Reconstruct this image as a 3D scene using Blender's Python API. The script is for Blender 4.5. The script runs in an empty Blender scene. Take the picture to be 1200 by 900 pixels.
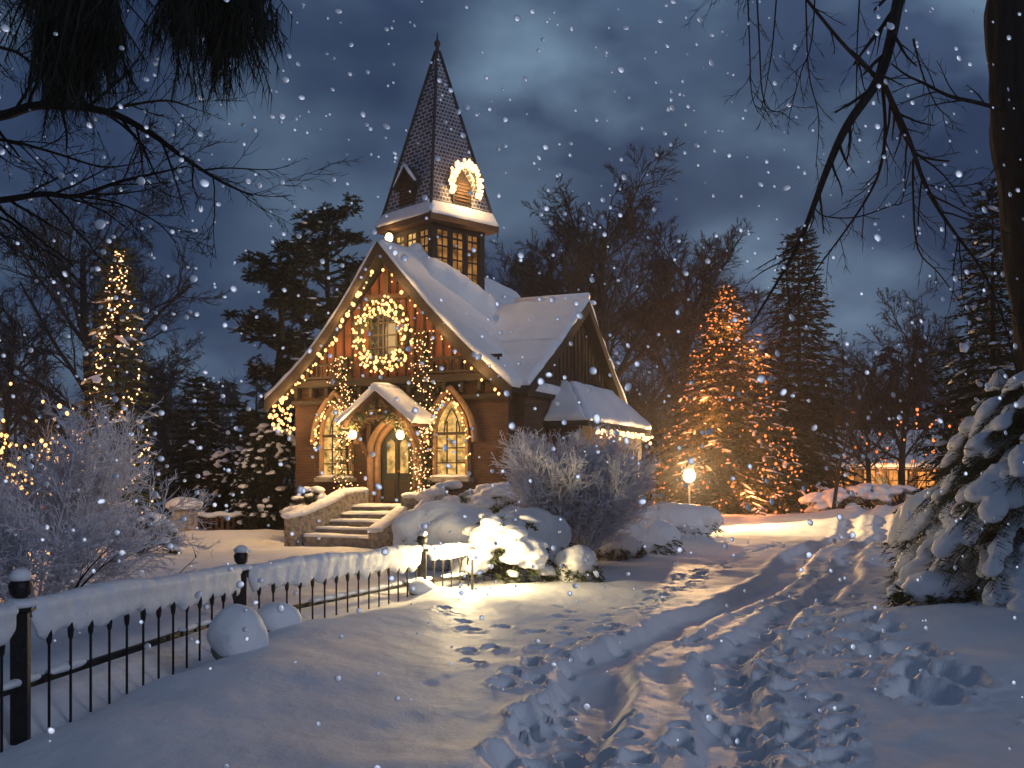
import bpy, bmesh, math, random
import numpy as np
from mathutils import Vector, Matrix, noise as mnoise

scene = bpy.context.scene
col = scene.collection
R = math.radians
F = 900.0          # focal length in pixels of a 1200 px wide frame
CAMZ = 1.7
HOR = 545.0        # picture row of the horizon

def P(px, py, Y):
    return Vector(((px - 600.0) / F * Y, Y, CAMZ + (HOR - py) / F * Y))

# ------------------------------------------------------------------ mesh collector
_ICO = {}
def ico(sub):
    if sub not in _ICO:
        b = bmesh.new()
        bmesh.ops.create_icosphere(b, subdivisions=sub, radius=1.0)
        b.verts.ensure_lookup_table()
        _ICO[sub] = ([v.co.copy() for v in b.verts], [tuple(v.index for v in f.verts) for f in b.faces])
        b.free()
    return _ICO[sub]

class MB:
    def __init__(self):
        self.v = []; self.f = []
    def add(self, vs, fs):
        b = len(self.v)
        self.v.extend((q[0], q[1], q[2]) for q in vs)
        self.f.extend(tuple(b + i for i in f) for f in fs)
        return self
    def tube(self, pts, rads, n=6, cap=True):
        pts = [Vector(p) for p in pts]
        m = len(pts)
        if m < 2: return self
        b = len(self.v)
        ref = None
        for i in range(m):
            t = (pts[min(i + 1, m - 1)] - pts[max(i - 1, 0)])
            if t.length < 1e-9: t = Vector((0, 0, 1))
            t.normalize()
            if ref is None or abs(ref.dot(t)) > 0.95:
                ref = Vector((0, 0, 1)) if abs(t.z) < 0.9 else Vector((1, 0, 0))
            u = ref - t * ref.dot(t); u.normalize(); ref = u
            w = t.cross(u)
            r = rads[i] if hasattr(rads, '__len__') else rads
            for k in range(n):
                a = 2 * math.pi * k / n
                q = pts[i] + (u * math.cos(a) + w * math.sin(a)) * r
                self.v.append((q.x, q.y, q.z))
        for i in range(m - 1):
            for k in range(n):
                k2 = (k + 1) % n
                self.f.append((b + i * n + k, b + i * n + k2, b + (i + 1) * n + k2, b + (i + 1) * n + k))
        if cap:
            self.f.append(tuple(b + k for k in range(n))[::-1])
            self.f.append(tuple(b + (m - 1) * n + k for k in range(n)))
        return self
    def box(self, c, s, rz=0.0, bev=0.0):
        x, y, z = s[0] / 2, s[1] / 2, s[2] / 2
        ca, sa = math.cos(rz), math.sin(rz)
        if bev <= 0:
            vs = []
            for dz in (-z, z):
                for dx, dy in ((-x, -y), (x, -y), (x, y), (-x, y)):
                    vs.append((c[0] + dx * ca - dy * sa, c[1] + dx * sa + dy * ca, c[2] + dz))
            return self.add(vs, [(3, 2, 1, 0), (4, 5, 6, 7), (0, 1, 5, 4), (1, 2, 6, 5), (2, 3, 7, 6), (3, 0, 4, 7)])
        rings = []
        for dz, k in ((-z, bev), (-z + bev, 0), (z - bev, 0), (z, bev)):
            ring = []
            X, Y = x - k, y - k
            B = bev if k == 0 else bev * 0.5
            for dx, dy in ((-X + B, -Y), (X - B, -Y), (X, -Y + B), (X, Y - B), (X - B, Y), (-X + B, Y), (-X, Y - B), (-X, -Y + B)):
                ring.append((c[0] + dx * ca - dy * sa, c[1] + dx * sa + dy * ca, c[2] + dz))
            rings.append(ring)
        vs = sum(rings, [])
        fs = [tuple(range(7, -1, -1)), tuple(range(24, 32))]
        for i in range(3):
            for k in range(8):
                fs.append((i * 8 + k, i * 8 + (k + 1) % 8, (i + 1) * 8 + (k + 1) % 8, (i + 1) * 8 + k))
        return self.add(vs, fs)
    def prism(self, poly, y0, y1):
        """polygon given in (x, z), counter-clockwise seen from -y, extruded from y0 to y1"""
        n = len(poly)
        vs = [(p[0], y0, p[1]) for p in poly] + [(p[0], y1, p[1]) for p in poly]
        fs = [tuple(range(n)), tuple(range(2 * n - 1, n - 1, -1))]
        for k in range(n):
            k2 = (k + 1) % n
            fs.append((k2, k, n + k, n + k2))
        return self.add(vs, fs)
    def hexa(self, a, b):
        """a: 4 lower corners, b: 4 upper corners, same winding (ccw from above)"""
        return self.add(list(a) + list(b), [(3, 2, 1, 0), (4, 5, 6, 7), (0, 1, 5, 4), (1, 2, 6, 5), (2, 3, 7, 6), (3, 0, 4, 7)])
    def blob(self, c, r, sub=2, amp=0.12, fr=1.5, seed=0.0, rot=None):
        vs, fs = ico(sub)
        c = Vector(c); out = []
        off = Vector((seed * 3.1, seed * 1.7, seed * 5.3))
        for q in vs:
            k = 1.0 + amp * mnoise.noise(q * fr + off)
            w = Vector((q.x * r[0] * k, q.y * r[1] * k, q.z * r[2] * k))
            if rot is not None: w = rot @ w
            out.append(c + w)
        return self.add(out, fs)
    def band(self, pts_a, pts_b):
        """quad strip between two equal-length polylines"""
        n = len(pts_a)
        vs = list(pts_a) + list(pts_b)
        return self.add(vs, [(i, i + 1, n + i + 1, n + i) for i in range(n - 1)])
    def mesh(self, name, mat, smooth=False):
        me = bpy.data.meshes.new(name)
        me.from_pydata(self.v, [], self.f)
        if mat is not None: me.materials.append(mat)
        if smooth:
            me.polygons.foreach_set('use_smooth', [True] * len(me.polygons))
        me.update()
        return me
    def build(self, name, mat, parent=None, smooth=False, world=False):
        if parent is not None and world:
            l = parent.location
            self.v = [(a - l.x, b - l.y, c - l.z) for a, b, c in self.v]
        o = bpy.data.objects.new(name, self.mesh(name, mat, smooth))
        col.objects.link(o)
        if parent is not None: o.parent = parent
        return o

def thing(name, label, cat, loc=(0, 0, 0), rz=0.0, group=None):
    o = bpy.data.objects.new(name, None)
    o.empty_display_size = 0.2
    col.objects.link(o)
    o.location = loc; o.rotation_euler = (0, 0, rz)
    o['label'] = label; o['category'] = cat
    if group: o['group'] = group
    return o

def tag(o, label, cat, group=None, kind=None):
    if label: o['label'] = label
    if cat: o['category'] = cat
    if group: o['group'] = group
    if kind: o['kind'] = kind
    return o

def dup(root, loc, rz, label, scale=1.0, group=None):
    r = root.copy(); col.objects.link(r)
    r.location = loc; r.rotation_euler = (0, 0, rz)
    r.scale = (scale, scale, scale) if not hasattr(scale, '__len__') else scale
    r['label'] = label
    if group: r['group'] = group
    for ch in list(root.children):
        c = ch.copy(); col.objects.link(c); c.parent = r
        for g in list(ch.children):
            d = g.copy(); col.objects.link(d); d.parent = c
    return r

def fuse(mb, voxel, smooth_it=4):
    """melt overlapping lumps into one smooth skin; returns an MB"""
    me = mb.mesh('tmp', None)
    o = bpy.data.objects.new('tmp', me); col.objects.link(o)
    m = o.modifiers.new('r', 'REMESH'); m.mode = 'VOXEL'; m.voxel_size = voxel
    s = o.modifiers.new('s', 'SMOOTH'); s.factor = 0.5; s.iterations = smooth_it
    dg = bpy.context.evaluated_depsgraph_get()
    dg.update()
    ev = o.evaluated_get(dg)
    m2 = ev.to_mesh()
    r = MB()
    r.v = [tuple(v.co) for v in m2.vertices]
    r.f = [tuple(p.vertices) for p in m2.polygons]
    ev.to_mesh_clear()
    bpy.data.objects.remove(o); bpy.data.meshes.remove(me)
    return r

def roughen(mb, amp, fr):
    out = []
    for q in mb.v:
        p = Vector(q)
        d = mnoise.noise_vector(p * fr) * amp + mnoise.noise_vector(p * fr * 2.7) * amp * 0.5
        out.append((p.x + d.x, p.y + d.y, p.z + d.z))
    mb.v = out
    return mb

def snow_slab(mb, c00, c10, c11, c01, thick, nu=24, nv=12, edge=0.12, seed=0.0, amp=0.25, droop=0.0):
    """a rounded blanket of snow lying on the quad c00-c10-c11-c01 (ccw from above)"""
    c00, c10, c11, c01 = map(Vector, (c00, c10, c11, c01))
    nrm = (c10 - c00).cross(c01 - c00); nrm.normalize()
    lu = (c10 - c00).length; lv = (c01 - c00).length
    # denser near the edges
    def spread(n):
        return [0.5 - 0.5 * math.cos(math.pi * i / n) for i in range(n + 1)]
    us, vs_ = spread(nu), spread(nv)
    top = []; bot = []
    for v in vs_:
        for u in us:
            q = (c00 * (1 - u) + c10 * u) * (1 - v) + (c01 * (1 - u) + c11 * u) * v
            d = min(u * lu, (1 - u) * lu, v * lv, (1 - v) * lv)
            t = min(1.0, d / edge)
            k = math.sqrt(max(0.0, 1 - (1 - t) ** 2))
            nz = mnoise.noise(q * 0.9 + Vector((seed, seed * 2, 0))) * 0.7 + mnoise.noise(q * 3.1 + Vector((0, seed, 3))) * 0.3
            h = thick * (0.12 + 0.88 * k) * (1 + amp * nz)
            w = q + nrm * h
            w.z -= droop * (1 - t)
            w += mnoise.noise_vector(q * 1.9 + Vector((seed, 0, 0))) * (0.05 if thick > 0.1 else 0.015)
            top.append(w); bot.append(q + nrm * 0.004)
    n = nu + 1
    fs = []
    for j in range(nv):
        for i in range(nu):
            a = j * n + i
            fs.append((a, a + 1, a + n + 1, a + n))
    b = len(top)
    border = [i for i in range(nu)] + [j * n + nu for j in range(nv)] + [nv * n + i for i in range(nu, 0, -1)] + [j * n for j in range(nv, 0, -1)]
    for i in range(len(border)):
        a, c = border[i], border[(i + 1) % len(border)]
        fs.append((a, b + a, b + c, c))
    fs.append(tuple(b + i for i in border)[::-1])
    mb.add(top + bot, fs)

# ------------------------------------------------------------------ materials
def nmat(name):
    m = bpy.data.materials.new(name); m.use_nodes = True
    nt = m.node_tree; nt.nodes.clear()
    out = nt.nodes.new('ShaderNodeOutputMaterial')
    return m, nt, out
def N(nt, t, **k):
    n = nt.nodes.new(t)
    for a, b in k.items():
        if a in n.inputs: n.inputs[a].default_value = b
        else: setattr(n, a, b)
    return n
def L(nt, a, b): nt.links.new(a, b)
def rgba(c): return (c[0], c[1], c[2], 1.0)

def ramp(nt, fac, stops):
    r = nt.nodes.new('ShaderNodeValToRGB')
    e = r.color_ramp.elements
    while len(e) < len(stops): e.new(0.5)
    for i, (p, c) in enumerate(stops):
        e[i].position = p; e[i].color = rgba(c)
    L(nt, fac, r.inputs['Fac'])
    return r

def mottled(name, c1, c2, scale=4.0, rough=0.8, bump=0.2, bscale=None, metallic=0.0, spec=0.3, detail=6.0, dist=0.02, coord='Object', stretch=(1, 1, 1)):
    m, nt, out = nmat(name)
    bs = N(nt, 'ShaderNodeBsdfPrincipled', Roughness=rough, Metallic=metallic)
    bs.inputs['Specular IOR Level'].default_value = spec
    tc = N(nt, 'ShaderNodeTexCoord')
    mp = N(nt, 'ShaderNodeMapping'); mp.inputs['Scale'].default_value = stretch
    L(nt, tc.outputs[coord], mp.inputs['Vector'])
    n1 = N(nt, 'ShaderNodeTexNoise', Scale=scale, Detail=detail, Roughness=0.6)
    L(nt, mp.outputs['Vector'], n1.inputs['Vector'])
    r = ramp(nt, n1.outputs['Fac'], [(0.3, c1), (0.7, c2)])
    L(nt, r.outputs['Color'], bs.inputs['Base Color'])
    if bump > 0:
        n2 = N(nt, 'ShaderNodeTexNoise', Scale=bscale or scale * 4, Detail=5.0)
        L(nt, mp.outputs['Vector'], n2.inputs['Vector'])
        b = N(nt, 'ShaderNodeBump', Strength=bump, Distance=dist)
        L(nt, n2.outputs['Fac'], b.inputs['Height'])
        L(nt, b.outputs['Normal'], bs.inputs['Normal'])
    L(nt, bs.outputs['BSDF'], out.inputs['Surface'])
    return m

def glow(name, c, strength, vary=0.0, scale=3.0):
    m, nt, out = nmat(name)
    e = N(nt, 'ShaderNodeEmission', Strength=strength)
    e.inputs['Color'].default_value = rgba(c)
    if vary > 0:
        tc = N(nt, 'ShaderNodeTexCoord')
        n1 = N(nt, 'ShaderNodeTexNoise', Scale=scale, Detail=4.0)
        L(nt, tc.outputs['Object'], n1.inputs['Vector'])
        r = ramp(nt, n1.outputs['Fac'], [(0.32, tuple(q * (1 - vary) for q in c)), (0.62, c)])
        L(nt, r.outputs['Color'], e.inputs['Color'])
    L(nt, e.outputs['Emission'], out.inputs['Surface'])
    return m

def brickmat(name, c1, c2, mortar, bw, bh, ms=0.012, bump=0.5, rough=0.85, rot=(R(90), 0, 0)):
    m, nt, out = nmat(name)
    bs = N(nt, 'ShaderNodeBsdfPrincipled', Roughness=rough)
    bs.inputs['Specular IOR Level'].default_value = 0.2
    tc = N(nt, 'ShaderNodeTexCoord')
    # x+y of the wall runs along its length, z up
    sep = N(nt, 'ShaderNodeSeparateXYZ'); L(nt, tc.outputs['Object'], sep.inputs[0])
    ad = N(nt, 'ShaderNodeMath', operation='ADD'); L(nt, sep.outputs['X'], ad.inputs[0]); L(nt, sep.outputs['Y'], ad.inputs[1])
    cb = N(nt, 'ShaderNodeCombineXYZ'); L(nt, ad.outputs[0], cb.inputs['X']); L(nt, sep.outputs['Z'], cb.inputs['Y'])
    br = N(nt, 'ShaderNodeTexBrick', Scale=1.0)
    br.inputs['Brick Width'].default_value = bw; br.inputs['Row Height'].default_value = bh
    br.inputs['Mortar Size'].default_value = ms; br.inputs['Mortar Smooth'].default_value = 0.3
    br.inputs['Color1'].default_value = rgba(c1); br.inputs['Color2'].default_value = rgba(c2); br.inputs['Mortar'].default_value = rgba(mortar)
    L(nt, cb.outputs[0], br.inputs['Vector'])
    n1 = N(nt, 'ShaderNodeTexNoise', Scale=1.3, Detail=6.0)
    L(nt, tc.outputs['Object'], n1.inputs['Vector'])
    mx = N(nt, 'ShaderNodeMix', data_type='RGBA', blend_type='MULTIPLY')
    mx.inputs['Factor'].default_value = 0.7
    r = ramp(nt, n1.outputs['Fac'], [(0.3, (0.55, 0.55, 0.55)), (0.7, (1.2, 1.15, 1.1))])
    L(nt, br.outputs['Color'], mx.inputs['A']); L(nt, r.outputs['Color'], mx.inputs['B'])
    L(nt, mx.outputs['Result'], bs.inputs['Base Color'])
    b = N(nt, 'ShaderNodeBump', Strength=bump, Distance=0.02); b.invert = True
    L(nt, br.outputs['Fac'], b.inputs['Height']); L(nt, b.outputs['Normal'], bs.inputs['Normal'])
    L(nt, bs.outputs['BSDF'], out.inputs['Surface'])
    return m

def snowmat(name, bump=0.35, bscale=9.0, c1=(0.80, 0.82, 0.86), c2=(0.88, 0.89, 0.91)):
    m, nt, out = nmat(name)
    bs = N(nt, 'ShaderNodeBsdfPrincipled', Roughness=0.55)
    bs.inputs['Specular IOR Level'].default_value = 0.25
    tc = N(nt, 'ShaderNodeTexCoord')
    n1 = N(nt, 'ShaderNodeTexNoise', Scale=1.7, Detail=5.0); L(nt, tc.outputs['Object'], n1.inputs['Vector'])
    r = ramp(nt, n1.outputs['Fac'], [(0.35, c1), (0.65, c2)])
    L(nt, r.outputs['Color'], bs.inputs['Base Color'])
    n2 = N(nt, 'ShaderNodeTexNoise', Scale=bscale, Detail=8.0, Roughness=0.65); L(nt, tc.outputs['Object'], n2.inputs['Vector'])
    n3 = N(nt, 'ShaderNodeTexNoise', Scale=bscale * 14, Detail=2.0); L(nt, tc.outputs['Object'], n3.inputs['Vector'])
    ad = N(nt, 'ShaderNodeMath', operation='MULTIPLY_ADD'); ad.inputs[1].default_value = 0.18
    L(nt, n3.outputs['Fac'], ad.inputs[0]); L(nt, n2.outputs['Fac'], ad.inputs[2])
    b = N(nt, 'ShaderNodeBump', Strength=bump, Distance=0.05)
    L(nt, ad.outputs[0], b.inputs['Height']); L(nt, b.outputs['Normal'], bs.inputs['Normal'])
    L(nt, bs.outputs['BSDF'], out.inputs['Surface'])
    return m

M = {}
M['snow'] = snowmat('snow')
M['ground_snow'] = snowmat('ground_snow', 0.4, 7.0)
M['bark'] = mottled('bark', (0.007, 0.0065, 0.006), (0.024, 0.021, 0.019), 6, 0.9, 0.8, 14, stretch=(3, 3, 0.6))
M['bark_far'] = mottled('bark_far', (0.016, 0.016, 0.018), (0.04, 0.038, 0.038), 3, 0.9, 0.0)
M['needles'] = mottled('needles', (0.028, 0.040, 0.020), (0.085, 0.10, 0.055), 2.5, 0.7, 0.0, spec=0.2)
M['needles_dark'] = mottled('needles_dark', (0.008, 0.013, 0.010), (0.028, 0.038, 0.028), 1.2, 0.8, 0.0, spec=0.1)
M['needles_dusted'] = mottled('needles_dusted', (0.03, 0.04, 0.03), (0.24, 0.25, 0.26), 7.0, 0.8, 0.0, spec=0.1)
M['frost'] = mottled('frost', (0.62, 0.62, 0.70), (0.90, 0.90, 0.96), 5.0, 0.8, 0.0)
M['iron'] = mottled('iron', (0.008, 0.008, 0.009), (0.022, 0.02, 0.02), 14, 0.5, 0.3, 60, metallic=0.3, spec=0.4)
M['brick'] = brickmat('brick', (0.118, 0.054, 0.034), (0.075, 0.038, 0.026), (0.09, 0.075, 0.065), 0.23, 0.078)
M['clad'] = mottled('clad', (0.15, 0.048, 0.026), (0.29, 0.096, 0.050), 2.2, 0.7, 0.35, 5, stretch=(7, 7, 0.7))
M['clad_shaded'] = mottled('clad_shaded', (0.042, 0.024, 0.018), (0.085, 0.046, 0.033), 2.2, 0.75, 0.35, 5, stretch=(7, 7, 0.7))  # gable cladding colour darkened to put shade on the transept boards
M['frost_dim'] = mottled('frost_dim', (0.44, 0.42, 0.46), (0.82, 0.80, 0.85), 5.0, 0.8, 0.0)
M['dark_timber'] = mottled('dark_timber', (0.022, 0.016, 0.013), (0.055, 0.04, 0.03), 5, 0.75, 0.4, 18, stretch=(1, 1, 6))
M['timber'] = mottled('timber', (0.07, 0.04, 0.025), (0.14, 0.075, 0.045), 5, 0.75, 0.4, 18, stretch=(1, 1, 6))
M['stone'] = mottled('stone', (0.14, 0.125, 0.11), (0.34, 0.31, 0.28), 5, 0.9, 0.7, 12, dist=0.04)
M['trim_stone'] = mottled('trim_stone', (0.22, 0.13, 0.08), (0.38, 0.23, 0.13), 6, 0.8, 0.4, 20)
M['slate'] = brickmat('slate', (0.045, 0.050, 0.066), (0.15, 0.16, 0.19), (0.50, 0.52, 0.60), 0.17, 0.125, 0.018, 0.9, 0.6)
M['shingle'] = mottled('shingle', (0.016, 0.015, 0.016), (0.045, 0.042, 0.044), 5, 0.85, 0.5, 16, stretch=(1, 1, 4))
M['lead'] = mottled('lead', (0.018, 0.019, 0.022), (0.05, 0.05, 0.055), 6, 0.55, 0.3, 20)
M['door'] = mottled('door', (0.010, 0.016, 0.014), (0.026, 0.034, 0.028), 6, 0.45, 0.3, 12, stretch=(6, 6, 0.7))
M['brass'] = mottled('brass', (0.35, 0.22, 0.07), (0.5, 0.33, 0.12), 9, 0.35, 0.0, metallic=1.0)
M['wire'] = mottled('wire', (0.008, 0.014, 0.008), (0.015, 0.022, 0.014), 9, 0.7, 0.0)
M['bulb'] = glow('bulb', (1.0, 0.49, 0.17), 3.2)
M['bulb_soft'] = glow('bulb_soft', (1.0, 0.52, 0.24), 3.8)
M['bulb_orange'] = glow('bulb_orange', (1.0, 0.25, 0.065), 1.9)
M['pane'] = glow('pane', (1.0, 0.56, 0.16), 1.15, 0.85, 5.0)
M['pane_dim'] = glow('pane_dim', (1.0, 0.45, 0.13), 0.42, 0.85, 3.0)
M['globe'] = glow('globe', (1.0, 0.72, 0.36), 9.0)
M['dark_glass'] = mottled('dark_glass', (0.01, 0.012, 0.015), (0.02, 0.022, 0.026), 2, 0.12, 0.0, spec=0.6)
M['plaster'] = mottled('plaster', (0.10, 0.07, 0.05), (0.16, 0.115, 0.085), 3, 0.9, 0.2)
# ------------------------------------------------------------------ snow ground
def hash2(ix, iy, s):
    n = (ix.astype(np.int64) * 374761393 + iy.astype(np.int64) * 668265263 + s * 1442695041) & 0x7fffffff
    n = ((n ^ (n >> 13)) * 1274126177) & 0x7fffffff
    return ((n ^ (n >> 16)) & 0xffff) / 65535.0
def vnoise(x, y, s):
    ix = np.floor(x); iy = np.floor(y); fx = x - ix; fy = y - iy
    fx = fx * fx * (3 - 2 * fx); fy = fy * fy * (3 - 2 * fy)
    a = hash2(ix, iy, s); b = hash2(ix + 1, iy, s); c = hash2(ix, iy + 1, s); d = hash2(ix + 1, iy + 1, s)
    return (a * (1 - fx) + b * fx) * (1 - fy) + (c * (1 - fx) + d * fx) * fy - 0.5
def fbm(x, y, s, oct=4, gain=0.5):
    t = 0; a = 1.0
    for k in range(oct):
        t = t + a * vnoise(x, y, s + k * 17); x = x * 2.03 + 11.3; y = y * 2.03 + 7.1; a *= gain
    return t
def sstep(a, b, x):
    t = np.clip((x - a) / (b - a), 0, 1); return t * t * (3 - 2 * t)

FENCE = [(-4.77, 0.5), (-4.27, 3.7), (-3.77, 8.05), (-3.2, 12.4), (-1.42, 16.6), (0.0, 19.0)]
def fence_x(y):
    return np.interp(y, [p[1] for p in FENCE], [p[0] for p in FENCE])
def track_x(y):          # left wheel track of the path
    return 0.99 + np.where(y > 9.87, 0.402, 0.24) * (y - 9.87) + 0.18 * np.sin(y * 0.42) + 0.05 * np.sin(y * 1.7)

_rg = random.Random(11)
PRINTS = []               # x, y, length, width, angle, depth
def prints_along(poly, step, side, n_jit=0.10, dep=(0.09, 0.15), size=(0.125, 0.17)):
    """footsteps along a walked line (picture-free: ground metres)"""
    s = 0; k = 0
    for (x0, y0), (x1, y1) in zip(poly[:-1], poly[1:]):
        ln = math.hypot(x1 - x0, y1 - y0); a = math.atan2(y1 - y0, x1 - x0)
        d = 0
        while d < ln:
            t = d / ln; sg = 1 if k % 2 else -1; k += 1
            x = x0 + (x1 - x0) * t - math.sin(a) * side * sg + _rg.gauss(0, n_jit)
            y = y0 + (y1 - y0) * t + math.cos(a) * side * sg + _rg.gauss(0, n_jit)
            l = _rg.uniform(*size)
            PRINTS.append((x, y, l, l * _rg.uniform(0.5, 0.75), a + _rg.gauss(0, 0.35), _rg.uniform(*dep)))
            d += 0.72 * step * _rg.uniform(0.8, 1.25)
def gp(px, py):
    Y = F * CAMZ / (py - HOR); return ((px - 600) / F * Y, Y)
prints_along([gp(640, 900), gp(630, 820), gp(612, 745), gp(640, 700), gp(700, 655), gp(760, 622), gp(830, 598)], 0.46, 0.13)
prints_along([gp(700, 900), gp(655, 790), gp(632, 735), gp(600, 705), gp(575, 683)], 0.50, 0.15)
prints_along([gp(640, 690), gp(655, 660), gp(650, 645)], 0.55, 0.12, dep=(0.05, 0.09), size=(0.12, 0.17))
prints_along([gp(540, 655), gp(580, 668), gp(640, 676)], 0.7, 0.14, dep=(0.07, 0.12), size=(0.13, 0.19))
prints_along([gp(880, 900), gp(850, 800), gp(828, 735), gp(815, 690), gp(850, 640), gp(885, 612), gp(905, 592)], 0.40, 0.20, 0.16)
prints_along([gp(950, 900), gp(900, 790), gp(872, 735), gp(880, 690), gp(905, 640)], 0.55, 0.18, 0.18)
prints_along([gp(780, 900), gp(770, 800), gp(790, 740), gp(790, 700), gp(835, 660)], 0.42, 0.2, 0.2)
prints_along([gp(740, 900), gp(715, 820), gp(700, 760)], 0.45, 0.2, 0.15)
prints_along([gp(905, 668), gp(930, 690), gp(960, 712), gp(990, 722)], 0.75, 0.2, 0.08, dep=(0.12, 0.16), size=(0.28, 0.4))
prints_along([gp(930, 640), gp(960, 612), gp(930, 590), gp(870, 585)], 0.7, 0.2, 0.2, dep=(0.06, 0.12))
prints_along([gp(1000, 900), gp(1040, 800), gp(1100, 740), gp(1180, 700)], 0.6, 0.14, 0.08)
for k in range(34):      # trodden lane beside the tracks
    y = _rg.uniform(6.0, 24.0); x = track_x(y) + _rg.uniform(0.2, 2.6)
    PRINTS.append((x, y, _rg.uniform(0.12, 0.19), _rg.uniform(0.07, 0.11), _rg.uniform(0.6, 1.9), _rg.uniform(0.05, 0.11)))

DRIFTS = [  # x, y, rx, ry, h : soft mounds
    (-0.6, 18.6, 1.9, 1.2, 0.10), (2.9, 22.8, 1.0, 1.4, 0.14), (4.6, 31.0, 1.8, 2.0, 0.25), (6.5, 12.6, 2.6, 1.6, 0.35),
    (4.6, 9.6, 1.7, 0.9, 0.16), (-2.0, 9.0, 1.6, 1.8, 0.10), (8.4, 9.2, 2.4, 1.4, 0.30), (-1.15, 16.3, 0.5, 0.5, 0.16),
    (-7.5, 31.5, 3.5, 1.2, 0.25), (-10.5, 27.0, 2.5, 1.0, 0.25), (14.5, 38.0, 4.5, 2.5, 0.55), (19.0, 46.0, 6.0, 3.0, 0.8),
    (-2.6, 11.9, 0.7, 0.6, 0.10), (-6.2, 13.0, 1.8, 1.0, 0.15), (-1.0, 6.2, 1.4, 0.8, 0.06), (3.6, 5.2, 1.2, 0.7, 0.09),
]
def terrain(x, y):
    near = 1.0 / (1.0 + np.maximum(y, 0) / 40.0)
    z = 0.13 * fbm(x * 0.22, y * 0.22, 1, 3) + 0.05 * fbm(x * 0.9 + y * 0.3, y * 0.7, 5, 3)
    z += 0.018 * fbm(x * 3.1, y * 2.0, 9, 3)
    # wind ripples running across the slope
    z += 0.012 * np.sin((y * 1.0 - x * 0.45) * 4.2 + 3 * fbm(x * 0.5, y * 0.5, 21, 2)) * (0.5 + fbm(x * 0.3, y * 0.3, 33, 2))
    for (mx, my, rx, ry, h) in DRIFTS:
        z += h * np.exp(-((x - mx) / rx) ** 2 - ((y - my) / ry) ** 2)
    # hollow along the fence, bank on the near side
    fx = fence_x(y); d = x - fx
    amp = np.interp(y, [0, 8, 12.4, 16.6, 19, 21], [0.36, 0.34, 0.20, 0.06, 0.0, 0.0])
    z -= amp * np.exp(-((d - 0.05) / 0.55) ** 2)
    z += 0.10 * np.exp(-((d - 1.5) / 0.9) ** 2) * (y < 19) * sstep(19, 14, y)
    # wheel tracks
    tx = track_x(y)
    for off, w, dp in ((0.0, 0.34, 0.15), (1.15, 0.27, 0.10)):
        q = (x - tx - off) + 0.05 * fbm(x * 2.3, y * 2.3, 40, 2)
        fade = sstep(70, 40, y)
        z -= fade * dp * (1 - sstep(w * 0.55, w * 1.15, np.abs(q))) * (0.9 + 0.5 * fbm(x * 1.1, y * 0.7, 44, 2))
        z += fade * 0.045 * np.exp(-((np.abs(q) - w * 1.3) / 0.12) ** 2) * (0.7 + 1.0 * fbm(x * 1.3, y * 0.9, 47, 4))
    # broken, kicked-up snow in the lane
    lane = sstep(-0.9, 0.0, x - tx) * sstep(3.3, 2.3, x - tx) * sstep(60, 30, y)
    z += lane * (0.022 * np.abs(fbm(x * 2.1, y * 1.3, 51, 3)) + 0.010 * fbm(x * 6.5, y * 5.2, 55, 3)) - 0.03 * lane
    far_rough = sstep(14, 22, y) * sstep(-3, 2, x - 0.15 * y) * sstep(80, 45, y)
    z += far_rough * (0.10 * np.abs(fbm(x * 0.8 + y * 0.35, y * 0.7, 61, 3)))
    # footprints
    for (px_, py_, l, w_, a, dp) in PRINTS:
        m = (np.abs(x - px_) < l * 2.4) & (np.abs(y - py_) < l * 2.4)
        if not m.any(): continue
        dx = x[m] - px_; dy = y[m] - py_
        u = (dx * math.cos(a) + dy * math.sin(a)) / l; v = (-dx * math.sin(a) + dy * math.cos(a)) / w_
        rr = np.sqrt(u * u + v * v) * (1 + 0.5 * vnoise(dx * 9 + px_ * 7, dy * 9 + py_ * 3, 71))
        z[m] += -dp * (1 - sstep(0.62, 1.05, rr)) + dp * (0.26 * np.exp(-((rr - 1.22) / 0.16) ** 2)) * (0.8 + 0.6 * vnoise(dx * 16 + px_ * 3, dy * 16, 73))
    # far land rises a little behind the garden
    z += sstep(60, 260, y) * 1.2
    z -= 0.05 * sstep(60, 30, y) * 0
    return z
def ground_z(x, y):
    return float(terrain(np.array([float(x)]), np.array([float(y)]))[0])

ys = [-60, -40, -25, -14, -8, -4, -1, 0.5, 1.5, 2.2, 2.8, 3.3]
y = 3.6
while y < 60: ys.append(y); y += max(0.022, y * 0.0052)
while y < 560: ys.append(y); y *= 1.10
ys = np.array(ys)
us = np.linspace(-1, 1, 760); us = 0.62 * us + 0.38 * us ** 3
XX = us[None, :] * (np.abs(ys)[:, None] * 1.45 + 5.0); YY = np.repeat(ys[:, None], len(us), 1)
ZZ = terrain(XX.ravel().copy(), YY.ravel().copy())
nv, nu = len(ys), len(us)
me = bpy.data.meshes.new('snowy_ground')
me.vertices.add(nv * nu)
me.vertices.foreach_set('co', np.stack([XX.ravel(), YY.ravel(), ZZ], 1).astype(np.float32).ravel())
idx = (np.arange(nv - 1)[:, None] * nu + np.arange(nu - 1)[None, :]).ravel()
quads = np.stack([idx, idx + 1, idx + nu + 1, idx + nu], 1).astype(np.int32)
me.loops.add(quads.size); me.loops.foreach_set('vertex_index', quads.ravel())
me.polygons.add(len(quads)); me.polygons.foreach_set('loop_start', np.arange(0, quads.size, 4, dtype=np.int32))
me.polygons.foreach_set('loop_total', np.full(len(quads), 4, dtype=np.int32))
me.polygons.foreach_set('use_smooth', np.ones(len(quads), dtype=bool))
me.materials.append(M['ground_snow']); me.update(); me.validate()
g = bpy.data.objects.new('snowy_ground', me); col.objects.link(g)
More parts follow.
